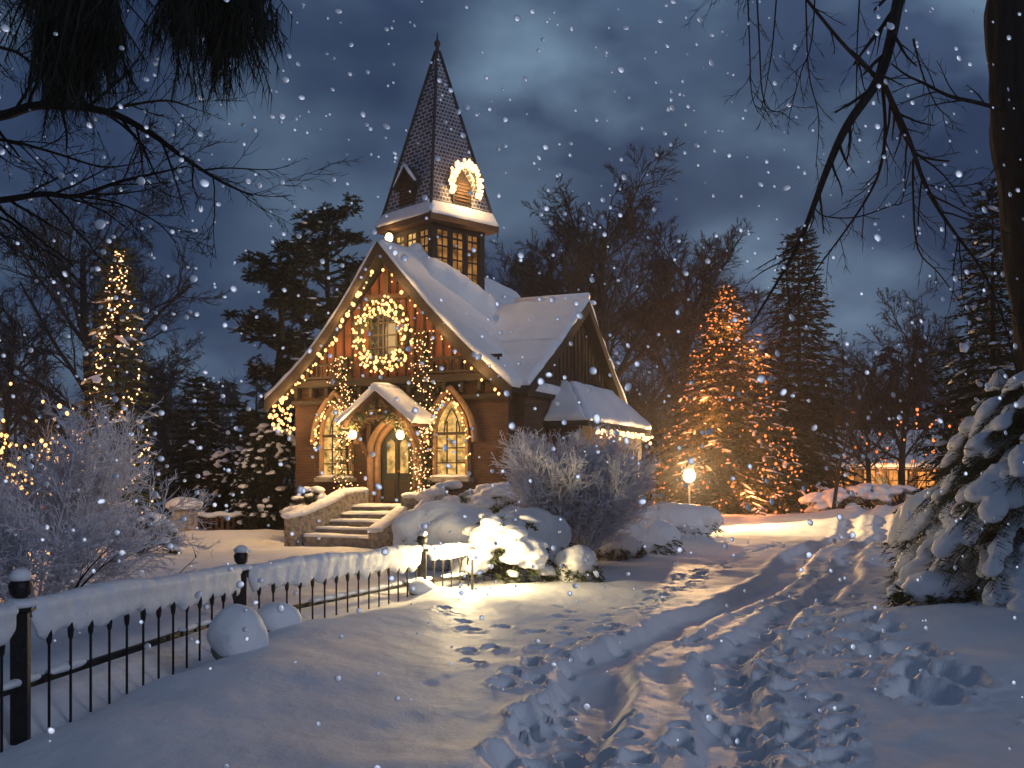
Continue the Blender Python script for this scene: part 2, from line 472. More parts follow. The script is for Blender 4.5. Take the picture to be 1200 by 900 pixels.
tag(g, 'deep blue white snow ground with tyre tracks and footprints', None, kind='structure')
# ------------------------------------------------------------------ church
TH = R(-25.0)
CO = Vector((-3.62, 30.16, 0.0))
UX = Vector((math.cos(TH), math.sin(TH), 0)); UY = Vector((-math.sin(TH), math.cos(TH), 0))
church = thing('church', 'brick and timber village church with snowy roof and slate spire', 'church', CO, TH)
def cl(x, y, z): return CO + UX * x + UY * y + Vector((0, 0, z))      # church metres -> world

XL, XR = -3.18, 3.88          # facade wall ends
EZ = 4.35                     # eaves
AX, AZ = 0.12, 8.45           # gable apex
ND = 8.0                     # nave length
def arch_poly(cx, w, z0, zs, zt, n=10):
    """pointed arch outline, ccw from the lower left"""
    pts = [(cx - w, z0), (cx + w, z0), (cx + w, zs)]
    for k in range(1, n + 1):
        t = k / n; pts.append((cx + w * (1 - t ** 1.9), zs + (zt - zs) * t ** 0.85 if t < 1 else zt))
    for k in range(n - 1, -1, -1):
        t = k / n; pts.append((cx - w * (1 - t ** 1.9), zs + (zt - zs) * t ** 0.85))
    return pts
def arch_line(cx, w, zs, zt, n=10):
    r = [(cx - w * (1 - (k / n) ** 1.9), zs + (zt - zs) * (k / n) ** 0.85) for k in range(n + 1)]
    return r + [(2 * cx - a, b) for a, b in r[-2::-1]]

# walls
m = MB(); m.prism([(XL, -0.3), (XR, -0.3), (XR, EZ - 0.05), (AX, AZ - 0.45), (XL, EZ - 0.05)], 0.0, ND)
m.build('wall', M['brick'], church)
m = MB()                       # plinth
m.box(((XL + XR) / 2, ND / 2 - 0.01, 0.35), (XR - XL + 0.18, ND + 0.16, 0.9), bev=0.05)
m.build('plinth', M['stone'], church)
# boarded gable
def gline(x):
    return AZ - 0.45 - (AZ - EZ - 0.4) * ((x - AX) / (XR - AX) if x > AX else (AX - x) / (AX - XL))
m = MB(); zb = 4.72
xa = AX - (AX - XL) * (AZ - 0.45 - zb) / (AZ - EZ - 0.4); xb = AX + (XR - AX) * (AZ - 0.45 - zb) / (AZ - EZ - 0.4)
m.prism([(xa, zb), (xb, zb), (AX, AZ - 0.5)], -0.07, -0.003)
m.build('gable_boarding', M['clad'], church)
m = MB()
x = xa + 0.22
while x < xb - 0.1:
    zt = gline(x) - 0.06
    if zt > zb + 0.1: m.box((x, -0.092, (zb + zt) / 2), (0.055, 0.044, zt - zb))
    x += 0.30
m.build('batten', M['dark_timber'], church)
m = MB()                       # beam with brackets and the little balcony boards of the gable
m.box(((XL + XR) / 2, -0.16, 4.58), (XR - XL + 0.1, 0.32, 0.22), bev=0.02)
m.box(((XL + XR) / 2, -0.13, 4.05), (XR - XL + 0.06, 0.10, 0.14), bev=0.02)
for k in range(13):
    x = XL + 0.2 + k * (XR - XL - 0.4) / 12
    m.box((x, -0.16, 4.33), (0.12, 0.26, 0.27), bev=0.02)
m.build('timber_beam', M['dark_timber'], church)
for x0, x1 in ((XL + 0.05, -1.15), (1.25, XR - 0.05)):
    m = MB()
    m.box(((x0 + x1) / 2, -0.30, 5.12), (x1 - x0, 0.06, 0.08)); m.box(((x0 + x1) / 2, -0.30, 4.75), (x1 - x0, 0.06, 0.07))
    x = x0 + 0.1
    while x < x1: m.box((x, -0.30, 4.93), (0.05, 0.04, 0.34)); x += 0.17
    m.build('balcony_rail', M['dark_timber'], church)
# timber frame in the gable head
m = MB()
m.box((AX, -0.14, 7.3), (0.16, 0.14, 1.3)); m.box((AX, -0.14, 6.98), (1.5, 0.15, 0.15))
m.build('king_post', M['timber'], church)
# gable window behind the wreath
m = MB(); m.prism([(-0.42, 5.2), (0.42, 5.2), (0.42, 6.6), (-0.42, 6.6)], -0.11, -0.075); gw = m.build('gable_window', M['dark_glass'], church)
m = MB()
for x in (-0.44, 0.0, 0.44): m.box((x, -0.125, 5.9), (0.06, 0.05, 1.5))
for z in (5.2, 5.55, 5.9, 6.25, 6.6): m.box((0, -0.12, z), (0.9, 0.04, 0.04))
m.build('window_frame', M['dark_timber'], gw)

# main roof, slightly bell-cast at the eaves
def roof_side(sign, name):
    xe = XL - 0.62 if sign < 0 else XR + 0.42
    ze = 4.12 if sign < 0 else 4.22
    prof = []
    for k in range(9):
        t = k / 8
        x = AX + (xe - AX) * t
        z = AZ + (ze - AZ) * (t + 0.10 * math.sin(math.pi * t) * (1 if sign < 0 else 0.6))
        prof.append((x, z))
    return prof
pl = roof_side(-1, 'l'); pr = roof_side(1, 'r')
Y0, Y1 = -0.62, ND + 0.4
roof_parts = []
for prof, sg in ((pl, -1), (pr, 1)):
    for (a, b) in ((prof, sg),):
        top = a; low = [(x, z - 0.14) for x, z in a]
        poly = top + low[::-1]
        if sg > 0: poly = poly[::-1]
        roof_parts.append((poly, Y0, Y1))
m = MB()
for poly, y0, y1 in roof_parts: m.prism(poly, y0, y1)
roof = m.build('roof', M['shingle'], church)
m = MB()                       # bargeboards following the verge
for prof, sg in ((pl, -1), (pr, 1)):
    poly = [(x, z + 0.01) for x, z in prof] + [(x, z - 0.36) for x, z in prof[::-1]]
    if sg > 0: poly = poly[::-1]
    m.prism(poly, Y0 - 0.07, Y0 - 0.004)
m.build('bargeboard', M['dark_timber'], roof)
def snow_profile(mb, prof, y0, y1, thick, seed, ny=90):
    """snow blanket over a curved roof slope"""
    n = len(prof) * 8
    # resample
    pts = []
    for k in range(n + 1):
        t = k / n * (len(prof) - 1); i = min(int(t), len(prof) - 2); f = t - i
        pts.append((prof[i][0] * (1 - f) + prof[i + 1][0] * f, prof[i][1] * (1 - f) + prof[i + 1][1] * f))
    ys_ = [y0 + (y1 - y0) * (0.5 - 0.5 * math.cos(math.pi * j / ny)) for j in range(ny + 1)]
    ln = math.hypot(pts[-1][0] - pts[0][0], pts[-1][1] - pts[0][1])
    sx = 1 if pts[-1][0] > pts[0][0] else -1
    top = []; bot = []
    for yv in ys_:
        for k, (x, z) in enumerate(pts):
            s = k / n * ln
            d = min(yv - y0, y1 - yv, ln - s)
            t = min(1, max(0, d) / 0.22); kk = math.sqrt(max(0, 1 - (1 - t) ** 2))
            nz = mnoise.noise(Vector((x * 0.8, yv * 0.7, z * 0.8 + seed))) * 0.6 + mnoise.noise(Vector((x * 2.7, yv * 2.3, z * 2.7 + seed))) * 0.35
            h = thick * (0.1 + 0.9 * kk) * (1 + 0.6 * nz)
            if sx > 0:             # wind-bared shingles low on the visible slope
                g_ = math.exp(-((x - 2.75) / 0.55) ** 2 - ((yv - 1.9) / 0.85) ** 2)
                if g_ > 0.12 and mnoise.noise(Vector((x * 3.0, yv * 6.5, seed))) > 0.50 - 0.55 * g_: h = -0.03
            i2 = min(k, n - 1); dx = pts[i2 + 1][0] - pts[i2][0]; dz = pts[i2 + 1][1] - pts[i2][1]; l = math.hypot(dx, dz)
            nx, nz2 = -dz / l * sx, abs(dx) / l
            nx = abs(nx) * sx
            if k == 0: nx = 0
            top.append((x + nx * h, yv, z + nz2 * h * (1.25 if k == 0 else 1))); bot.append((x + nx * 0.005, yv, z + 0.005))
    w_ = n + 1; fs = []
    for j in range(ny):
        for k in range(n):
            a = j * w_ + k; q = (a, a + 1, a + w_ + 1, a + w_)
            fs.append(q if sx > 0 else q[::-1])
    B = len(top)
    loop = [k for k in range(n)] + [j * w_ + n for j in range(ny)] + [ny * w_ + k for k in range(n, 0, -1)] + [j * w_ for j in range(ny, 0, -1)]
    for i in range(len(loop)):
        a, b = loop[i], loop[(i + 1) % len(loop)]
        q = (a, B + a, B + b, b); fs.append(q if sx > 0 else q[::-1])
    mb.add(top + bot, fs)
m = MB()
snow_profile(m, pl, Y0 - 0.05, Y1, 0.19, 1.0); snow_profile(m, pr, Y0 - 0.05, Y1, 0.22, 5.0)
m.build('roof_snow', M['snow'], roof, smooth=True)

# pointed windows of the facade
def arched_window(cx, w, z0, zs, zt):
    m = MB(); m.prism(arch_poly(cx, w, z0, zs, zt), -0.025, -0.006); pane = m.build('window', M['pane'], church)
    m = MB()
    for x in (cx - w * 0.33, cx + w * 0.33): m.box((x, -0.045, (z0 + zs + 0.35) / 2), (0.035, 0.03, zs + 0.35 - z0))
    for z in (z0 + (zs - z0) * 0.33, z0 + (zs - z0) * 0.67): m.box((cx, -0.048, z), (2 * w, 0.03, 0.035))
    m.box((cx, -0.055, zs), (2 * w, 0.06, 0.08))
    ln = arch_line(cx, w * 0.52, zs, zs + (zt - zs) * 0.75, 8)
    m.tube([(a, -0.045, b) for a, b in ln], 0.02, 5)
    m.build('glazing_bar', M['dark_timber'], pane)
    m = MB()                   # reveal / jambs
    o = arch_line(cx, w + 0.10, zs, zt + 0.12, 12); i_ = arch_line(cx, w, zs, zt, 12)
    o = [(cx - w - 0.10, z0)] + o + [(cx + w + 0.10, z0)]; i_ = [(cx - w, z0)] + i_ + [(cx + w, z0)]
    n = len(o)
    fr = [(a, -0.14, b) for a, b in o] + [(a, -0.14, b) for a, b in i_] + [(a, -0.002, b) for a, b in o] + [(a, -0.002, b) for a, b in i_]
    fs = []
    for k in range(n - 1):
        fs += [(k, k + 1, n + k + 1, n + k), (n + k, n + k + 1, 3 * n + k + 1, 3 * n + k), (k + 1, k, 2 * n + k, 2 * n + k + 1)]
    m.add(fr, fs); m.build('window_surround', M['trim_stone'], pane)
    m = MB()                   # projecting hood mould with a line of snow
    o = arch_line(cx, w + 0.30, zs - 0.25, zt + 0.34, 12)
    m.tube([(a, -0.17, b) for a, b in o], 0.085, 7)
    m.build('hood_mould', M['trim_stone'], pane, smooth=True)
    m = MB(); m.box((cx, -0.13, z0 - 0.07), (2 * w + 0.4, 0.30, 0.13), bev=0.02); m.build('sill', M['stone'], pane)
    m = MB(); m.blob((cx, -0.15, z0 + 0.02), (w + 0.16, 0.13, 0.06), 3, 0.2, 2.5, cx); m.build('sill_snow', M['snow'], pane, smooth=True)
arched_window(2.17, 0.46, 1.83, 3.05, 3.98)
arched_window(-1.66, 0.46, 1.83, 3.05, 3.98)

# doorway
DX = 0.42; DF = 1.0
m = MB(); m.prism(arch_poly(DX, 0.56, DF, 2.55, 3.35), -0.04, -0.006); door = m.build('door', M['door'], church)
for s in (-1, 1):
    m = MB(); m.prism(arch_poly(DX + s * 0.22, 0.125, DF + 0.95, DF + 1.75, DF + 1.93, 6), -0.062, -0.044); m.build('door_pane', M['pane'], door)
m = MB()
for s in (-1, 1):
    m.box((DX + s * 0.26, -0.055, DF + 0.45), (0.34, 0.03, 0.62), bev=0.01)
m.box((DX, -0.058, DF + 1.1), (0.03, 0.04, 2.2)); m.build('door_panel', M['dark_timber'], door)
m = MB(); m.blob((DX + 0.07, -0.10, DF + 1.0), (0.035, 0.035, 0.035), 2, 0); m.build('door_handle', M['brass'], door, smooth=True)
m = MB()
for k, (dw, yy) in enumerate(((0.08, -0.10), (0.26, -0.20))):
    o = [(DX - 0.56 - dw, DF)] + arch_line(DX, 0.56 + dw, 2.55, 3.35 + dw, 12) + [(DX + 0.56 + dw, DF)]
    m.tube([(a, yy, b) for a, b in o], 0.10, 8)
m.build('door_surround', M['trim_stone'], church, smooth=True)

# porch
PXL, PXR, PZ, PA = DX - 1.02, DX + 1.02, 3.42, 4.22
PY = -1.25
m = MB()
for (xa_, za_, xb_, zb_) in ((PXL - 0.12, PZ - 0.1, DX, PA), (DX, PA, PXR + 0.12, PZ - 0.1)):
    m.prism([(xa_, za_ - 0.11), (xb_, zb_ - 0.11), (xb_, zb_), (xa_, za_)], PY, -0.01)
porch = m.build('porch_roof', M['timber'], church)
m = MB()
snow_slab(m, (PXL - 0.2, PY - 0.08, PZ - 0.12), (DX, PY - 0.08, PA + 0.02), (DX, -0.08, PA + 0.02), (PXL - 0.2, -0.08, PZ - 0.12), 0.20, 22, 12, 0.16, 3.0)
snow_slab(m, (DX, PY - 0.08, PA + 0.02), (PXR + 0.2, PY - 0.08, PZ - 0.12), (PXR + 0.2, -0.08, PZ - 0.12), (DX, -0.08, PA + 0.02), 0.22, 22, 12, 0.16, 7.0)
m.tube([(DX, PY - 0.06, PA + 0.09), (DX, -0.6, PA + 0.12), (DX, -0.1, PA + 0.10)], [0.12, 0.14, 0.12], 8)
m.build('porch_snow', M['snow'], porch, smooth=True)
for s in (-1, 1):
    x = DX + s * 0.9
    m = MB(); m.tube([(x, -0.12, 2.3), (x, -0.5, 2.75), (x, -1.05, 3.42)], [0.06, 0.06, 0.06], 6); m.box((x, -0.09, 2.85), (0.13, 0.17, 1.3)); m.box((x, -0.62, 3.43), (0.12, 1.2, 0.10))
    m.build('porch_bracket', M['timber'], porch)
m = MB()
m.box((DX, PY + 0.10, 3.50), (2.1, 0.10, 0.10)); m.box((DX, PY + 0.10, 3.93), (0.09, 0.09, 0.8))
m.build('porch_truss', M['timber'], porch)

# tower
TX, TY = 0.32, 2.45
TR = R(-22)                 # the little tower stands turned on the ridge
tw = bpy.data.objects.new('tower', None)
def trot(x, y):
    return (TX + x * math.cos(TR) - y * math.sin(TR), TY + x * math.sin(TR) + y * math.cos(TR))
TH2 = 0.93
def tower_box(mb, cx, cy, cz, sx, sy, sz, bev=0.0):
    a, b = trot(cx, cy); mb.box((a, b, cz), (sx, sy, sz), TR, bev)
m = MB(); tower_box(m, 0, 0, 7.75, 2 * TH2, 2 * TH2, 3.7)
tower = m.build('tower', M['dark_timber'], church)
for face in range(4):
    a = face * math.pi / 2
    for k in range(3):
        off = (k - 1) * 0.585
        # one window: pane, frame of bars
        fx, fy = off, -(TH2 + 0.012)
        ca, sa = math.cos(a), math.sin(a)
        def q(x, y): return (x * ca - y * sa, x * sa + y * ca)
        cxp, cyp = q(fx, fy)
        ang = TR + a
        m = MB(); u, v = trot(cxp, cyp); m.box((u, v, 8.46), (0.39, 0.016, 1.46), ang)
        wn = m.build('tower_window', M['pane'] if (face, k) in ((0, 0), (0, 1)) else M['pane_dim'], tower)
    m = MB()
    for off in (-0.88, -0.295, 0.295, 0.88):
        cxp, cyp = q(off, -(TH2 + 0.03)); u, v = trot(cxp, cyp); m.box((u, v, 8.46), (0.19, 0.075, 1.5), ang, 0.01)
    for off in (-0.585, 0, 0.585):
        cxp, cyp = q(off, -(TH2 + 0.025)); u, v = trot(cxp, cyp); m.box((u, v, 8.46), (0.035, 0.03, 1.46), ang)
    for zz, hh in ((7.68, 0.12), (9.24, 0.14), (8.0, 0.04), (8.35, 0.04), (8.7, 0.04), (8.98, 0.05)):
        cxp, cyp = q(0, -(TH2 + 0.034)); u, v = trot(cxp, cyp); m.box((u, v, zz), (2 * TH2 + 0.14, 0.05 if hh < 0.1 else 0.10, hh), ang)
    m.build('window_frame', M['dark_timber'], tower)
for sx in (-1, 1):
    for sy in (-1, 1):
        m = MB(); tower_box(m, sx * TH2, sy * TH2, 7.75, 0.22, 0.22, 3.66, 0.02); m.build('corner_post', M['dark_timber'], tower)
# snow drifted against the foot of the tower
m = MB()
for k in range(9):
    t = k / 8; x_, y_ = 1.02, -1.0 + 2.0 * t
    u, v = trot(x_, y_); zr = AZ - 1.012 * (u - AX)
    m.blob((u, v, zr + 0.16), (0.42, 0.40, 0.52 - 0.12 * abs(t - 0.4)), 3, 0.15, 1.2, k * 0.4)
    u, v = trot(-1.0 + 2.0 * t, -1.02); zr = AZ - 1.012 * abs(u - AX)
    m.blob((u, v, zr + 0.10), (0.34, 0.34, 0.36), 3, 0.15, 1.2, k * 0.4 + 7)
roughen(fuse(m, 0.05, 5), 0.02, 3).build('tower_drift', M['snow'], roof, smooth=True)
# spire with flared eaves
def square_ring(h, z): return [(*trot(-h, -h), z), (*trot(h, -h), z), (*trot(h, h), z), (*trot(-h, h), z)]
lev = [(1.50, 9.42), (1.36, 9.62), (1.19, 9.92), (1.08, 10.3), (0.0, 14.98)]
m = MB(); vs = []; fs = []
rings = []
prof = [(1.31, 9.50), (1.23, 9.64), (1.17, 9.90), (1.09, 10.25)]
for k in range(1, 12):
    t = k / 12; prof.append((1.09 * (1 - t) + 0.03 * t, 10.25 + 4.68 * t))
prof.append((0.03, 14.93))
for h, z in prof: vs += square_ring(h, z)
for i in range(len(prof) - 1):
    for k in range(4): fs.append((i * 4 + k, i * 4 + (k + 1) % 4, (i + 1) * 4 + (k + 1) % 4, (i + 1) * 4 + k))
b = (len(prof) - 1) * 4; fs.append((b, b + 1, b + 2, b + 3)); fs.append((3, 2, 1, 0))
m.add(vs, fs); spire = m.build('spire', M['slate'], church)
m = MB()                      # eaves board
vs = square_ring(1.34, 9.34) + square_ring(1.34, 9.51)
m.add(vs, [(3, 2, 1, 0), (0, 1, 5, 4), (1, 2, 6, 5), (2, 3, 7, 6), (3, 0, 4, 7), (4, 5, 6, 7)])
m.build('eaves_board', M['timber'], church)
m = MB()                      # snow lying on the flared foot
for k in range(4):
    a_ = square_ring(1.34, 9.515); c_ = square_ring(1.18, 9.93)
    p0, p1 = a_[k], a_[(k + 1) % 4]; q1, q0 = c_[(k + 1) % 4], c_[k]
    snow_slab(m, p0, p1, q1, q0, 0.04, 24, 6, 0.06, k + 2.0, 0.5)
m.build('eaves_snow', M['snow'], spire, smooth=True)
m = MB()
for k in range(4):
    m.tube([Vector(square_ring(h + 0.012, z)[k]) for h, z in prof], 0.05, 6)
m.build('hip_ridge', M['lead'], spire)
u, v = trot(0, 0)
m = MB(); m.tube([(u, v, 14.85), (u, v, 15.05), (u, v, 15.12), (u, v, 15.2), (u, v, 15.27), (u, v, 15.5)], [0.075, 0.05, 0.10, 0.10, 0.035, 0.012], 8)
m.build('finial', M['lead'], spire, smooth=True)
def dormer(face, lit):
    a = face * math.pi / 2; ang = TR + a
    ca, sa = math.cos(a), math.sin(a)
    def T(x, y, z):
        u, v = trot(x * ca - y * sa, x * sa + y * ca); return (u, v, z)
    m = MB()
    hw, zb_, ze_, za_ = 0.36, 10.0, 10.62, 11.05
    yf, yb = -1.18, -0.72
    poly = [(-hw, zb_), (hw, zb_), (hw, ze_), (0, za_), (-hw, ze_)]
    n = 5
    m.add([T(x, yf, z) for x, z in poly] + [T(x, yb, z) for x, z in poly], [(0, 1, 2, 3, 4), (9, 8, 7, 6, 5)] + [((k + 1) % 5, k, 5 + k, 5 + (k + 1) % 5) for k in range(5)])
    d = m.build('dormer', M['dark_timber'], church)
    m = MB()
    for s in (-1, 1):
        pts = [(s * (hw + 0.12), ze_ - 0.13), (0, za_ + 0.02), (0, za_ + 0.12), (s * (hw + 0.16), ze_ - 0.03)]
        if s > 0: pts = pts[::-1]
        m.add([T(x, yf - 0.12, z) for x, z in pts] + [T(x, yb + 0.25, z) for x, z in pts], [(0, 1, 2, 3)[::-1], (7, 6, 5, 4)[::-1]] + [(k, (k + 1) % 4, 4 + (k + 1) % 4, 4 + k) for k in range(4)])
    m.build('dormer_roof', M['slate'] if lit else M['lead'], d)
    m = MB()
    for s in (-1, 1):
        m.tube([T(s * (hw + 0.16), yf - 0.08, ze_ + 0.0), T(s * (hw + 0.16) * 0.5, yf - 0.08, (ze_ + za_) / 2 + 0.07), T(0, yf - 0.08, za_ + 0.14)], [0.04, 0.055, 0.05], 6)
    m.build('dormer_snow', M['snow'], d, smooth=True)
    m = MB()
    for k in range(6):
        z = 10.1 + k * 0.1
        m.box(T(0, yf - 0.015, z), (0.52 - max(0, k - 4) * 0.14, 0.05, 0.03), ang)
    m.build('louvre', M['timber'], d)
    return T
dormer(0, False)
TD = dormer(1, True)
dormer(2, False); dormer(3, False)

# transept
TDp, TP = 4.3, 0.28            # its middle along the nave, how far it stands out
G = 4.3
GX = XR + TP
RZ = 7.22
# gable wall (faces +x): build in a rotated helper (s along -y..+y)
def tv(s, x, z): return (x, TDp + s, z)
m = MB()
gl, gr = -G + 0.45, G - 0.45
pol = [(gl, 0.0), (gr, 0.0), (gr, 4.0), (0, RZ - 0.25), (gl, 4.35)]
n = 5
m.add([tv(s, GX, z) for s, z in pol] + [tv(s, XR - 2.6, z) for s, z in pol], [(0, 1, 2, 3, 4), (9, 8, 7, 6, 5)] + [((k + 1) % 5, k, 5 + k, 5 + (k + 1) % 5) for k in range(5)])
m.build('transept_wall', M['brick'], church)
m = MB()                      # boarded upper half
pol = [(-3.0, 4.62), (3.0, 4.62), (0, RZ - 0.32)]
m.add([tv(s, GX + 0.06, z) for s, z in pol] + [tv(s, GX + 0.003, z) for s, z in pol], [(0, 1, 2), (5, 4, 3), (1, 0, 3, 4), (2, 1, 4, 5), (0, 2, 5, 3)])
m.build('transept_boarding', M['clad_shaded'], church)
m = MB()
for k in range(19):
    s = -2.7 + k * 0.3; zt = RZ - 0.45 - abs(s) * (RZ - 0.32 - 4.62) / 3.0
    if zt > 4.7: m.box((GX + 0.08, TDp + s, (4.62 + zt) / 2), (0.05, 0.05, zt - 4.62))
m.box((GX + 0.09, TDp, 4.58), (0.14, 6.4, 0.16))
for s in (-0.35, 0.35): m.box((GX + 0.10, TDp + s, 5.6), (0.06, 0.06, 1.0))
m.build('transept_timber', M['dark_timber'], church)
def troof(sg):
    e = (sg * (G + 0.15), 4.28 if sg < 0 else 3.62)
    return [(0.0, RZ), (e[0] * 0.5, RZ + (e[1] - RZ) * 0.53), (e[0], e[1])]
xr1 = GX + 0.38
def valley(z): return AX + (AZ - z) / 1.012 - 0.22          # where the main roof slope stands at height z
xr0 = valley(RZ)
m = MB()
for sg in (-1, 1):
    e0, e1, e2 = troof(sg)
    for lo, hi in ((e1, e0), (e2, e1)):
        q = [tv(lo[0], valley(lo[1]), lo[1]), tv(lo[0], xr1, lo[1]), tv(hi[0], xr1, hi[1]), tv(hi[0], valley(hi[1]), hi[1])]
        if sg > 0: q = [q[3], q[2], q[1], q[0]]
        m.hexa([(a_[0], a_[1], a_[2] - 0.13) for a_ in q], q)
troof_o = m.build('transept_roof', M['shingle'], church)
m = MB()
for sg in (-1, 1):
    e0, e1, e2 = troof(sg)
    for lo, hi, ed in ((e1, e0, 0.05), (e2, e1, 0.06)):
        q = [tv(lo[0], valley(lo[1]), lo[1] + .012), tv(lo[0], xr1 + .05, lo[1] + .012), tv(hi[0], xr1 + .05, hi[1] + .012), tv(hi[0], valley(hi[1]), hi[1] + .012)]
        if sg > 0: q = [q[3], q[2], q[1], q[0]]
        snow_slab(m, *q, 0.17, 26, 14, ed, sg + ed * 80)
m.build('transept_snow', M['snow'], troof_o, smooth=True)
m = MB()
for sg in (-1, 1):
    pf = troof(sg)
    poly = [(s, z + 0.01) for s, z in pf] + [(s, z - 0.32) for s, z in pf[::-1]]
    n = len(poly)
    fs = [tuple(range(n)), tuple(range(2 * n - 1, n - 1, -1))] + [((k + 1) % n, k, n + k, n + (k + 1) % n) for k in range(n)]
    m.add([tv(s, xr1 + 0.07, z) for s, z in poly] + [tv(s, xr1 + 0.004, z) for s, z in poly], fs)
m.build('bargeboard', M['dark_timber'], troof_o)
m = MB()                      # ridge rolls
m.tube([tv(0, xr1 + 0.05, RZ + 0.17), tv(0, xr0 + 1, RZ + 0.18)], 0.11, 8)
m.build('ridge_snow', M['snow'], troof_o, smooth=True)

# bay with a hipped snowy roof on the transept gable
BS0, BS1, BX = -2.55, 3.35, GX + 1.35
m = MB(); m.box(((GX + BX - 0.25) / 2, TDp + (BS0 + BS1) / 2, 1.65), (BX - 0.25 - GX, BS1 - BS0 - 0.5, 3.4)); bay = m.build('bay_wall', M['brick'], church)
bz, bt = 3.42, 4.62
A = [tv(BS0, GX + 0.004, bz), tv(BS0, BX, bz), tv(BS1, BX, bz), tv(BS1, GX + 0.004, bz)]
Bq = [tv(BS0 + 1.2, GX + 0.005, bt), tv(BS0 + 1.2, GX + 0.30, bt), tv(BS1 - 1.2, GX + 0.30, bt), tv(BS1 - 1.2, GX + 0.005, bt)]
m = MB(); m.hexa([(a[0], a[1], a[2] - 0.14) for a in A], A); m.hexa(A, Bq); brf = m.build('bay_roof', M['shingle'], church)
m = MB()
def up(q, d=0.012): return (q[0], q[1], q[2] + d)
snow_slab(m, up(A[0]), up(A[1]), up(Bq[1]), up(Bq[0]), 0.13, 14, 14, 0.10, 1.0)
snow_slab(m, up(A[1]), up(A[2]), up(Bq[2]), up(Bq[1]), 0.13, 24, 14, 0.10, 2.0)
snow_slab(m, up(A[2]), up(A[3]), up(Bq[3]), up(Bq[2]), 0.13, 14, 14, 0.10, 3.0)
m.build('bay_snow', M['snow'], brf, smooth=True)
for k in range(3):
    m = MB(); m.box((BX - 0.24, TDp + BS0 + 1.2 + k * 1.7, 1.9), (0.03, 1.0, 1.5)); bw_ = m.build('bay_window', M['pane_dim'], church)
    m = MB()
    for d in (-0.5, 0, 0.5): m.box((BX - 0.21, TDp + BS0 + 1.2 + k * 1.7 + d, 1.9), (0.06, 0.07, 1.6))
    m.build('window_frame', M['dark_timber'], bw_)

# ------------------------------------------------------------------ entrance steps
M['rubble'] = mottled('rubble', (0.09, 0.08, 0.07), (0.46, 0.41, 0.36), 9, 0.9, 1.0, 9, dist=0.06)
st = thing('entrance_steps', 'snow covered stone steps with low side walls at the church door', 'steps', CO, TH)
SX0, SX1 = DX - 0.86, DX + 0.86
for k in range(5):
    z = 1.0 - k * 0.19; y1 = -0.02 if k == 0 else -1.15 - (k - 1) * 0.42; y0 = -1.15 - k * 0.42
    e = 0.10 * k
    m = MB(); m.box(((SX0 + SX1) / 2 - e / 2, (y0 + y1) / 2, (z - 0.25) / 2), (SX1 - SX0 + e, y1 - y0 - 0.004 if k else y1 - y0, z + 0.25), bev=0.012); tr = m.build('step', M['stone'], st)
    m = MB(); snow_slab(m, (SX0 - e + 0.02, y0 - 0.02, z), (SX1 - 0.02, y0 - 0.02, z), (SX1 - 0.02, y1, z), (SX0 - e + 0.02, y1, z), 0.085, 20, 8, 0.07, k + 1.0, 0.5)
    m.build('step_snow', M['snow'], tr, smooth=True)
def side_wall(pts, w_, seed):
    """pts: x, y, top z along the wall"""
    m = MB(); s = MB()
    n = len(pts)
    Lp, Rp = [], []
    for i, (x, y, z) in enumerate(pts):
        a = pts[max(i - 1, 0)]; b_ = pts[min(i + 1, n - 1)]
        t = Vector((b_[0] - a[0], b_[1] - a[1], 0)).normalized(); nn = Vector((-t.y, t.x, 0)) * w_ / 2
        Lp.append(Vector((x, y, z)) + nn); Rp.append(Vector((x, y, z)) - nn)
    vs = []; fs = []
    for i in range(n):
        vs += [Lp[i], Rp[i], (Rp[i].x, Rp[i].y, -0.3), (Lp[i].x, Lp[i].y, -0.3)]
    for i in range(n - 1):
        a, b_ = i * 4, i * 4 + 4
        fs += [(a, a + 1, b_ + 1, b_), (a + 1, a + 2, b_ + 2, b_ + 1), (a + 3, a, b_, b_ + 3)]
    fs += [(3, 2, 1, 0), ((n - 1) * 4, (n - 1) * 4 + 1, (n - 1) * 4 + 2, (n - 1) * 4 + 3)]
    m.add(vs, fs); wl = m.build('side_wall', M['rubble'], st)
    for i in range(n - 1):
        for k in range(4):
            t = (k + 0.5) / 4
            c = Vector(pts[i]) * (1 - t) + Vector(pts[i + 1]) * t
            s.blob((c.x, c.y, c.z + 0.05), (0.26, w_ * 0.66, 0.105), 2, 0.25, 2.0, seed + i * 4 + k, Matrix.Rotation(math.atan2(pts[i + 1][1] - pts[i][1], pts[i + 1][0] - pts[i][0]), 3, 'Z'))
    s = fuse(s, 0.04, 3)
    s.build('wall_snow', M['snow'], wl, smooth=True)
side_wall([(SX0 - 0.12, -0.3, 1.42), (SX0 - 0.14, -1.3, 1.38), (SX0 - 0.26, -1.9, 1.12), (SX0 - 0.5, -2.5, 0.86), (SX0 - 0.72, -3.05, 0.74)], 0.34, 1)
side_wall([(SX1 + 0.42, -0.3, 1.30), (SX1 + 0.40, -1.45, 1.28)], 0.62, 30)
side_wall([(SX1 + 0.16, -1.5, 0.95), (SX1 + 0.16, -2.3, 0.62), (SX1 + 0.14, -2.9, 0.40)], 0.30, 50)
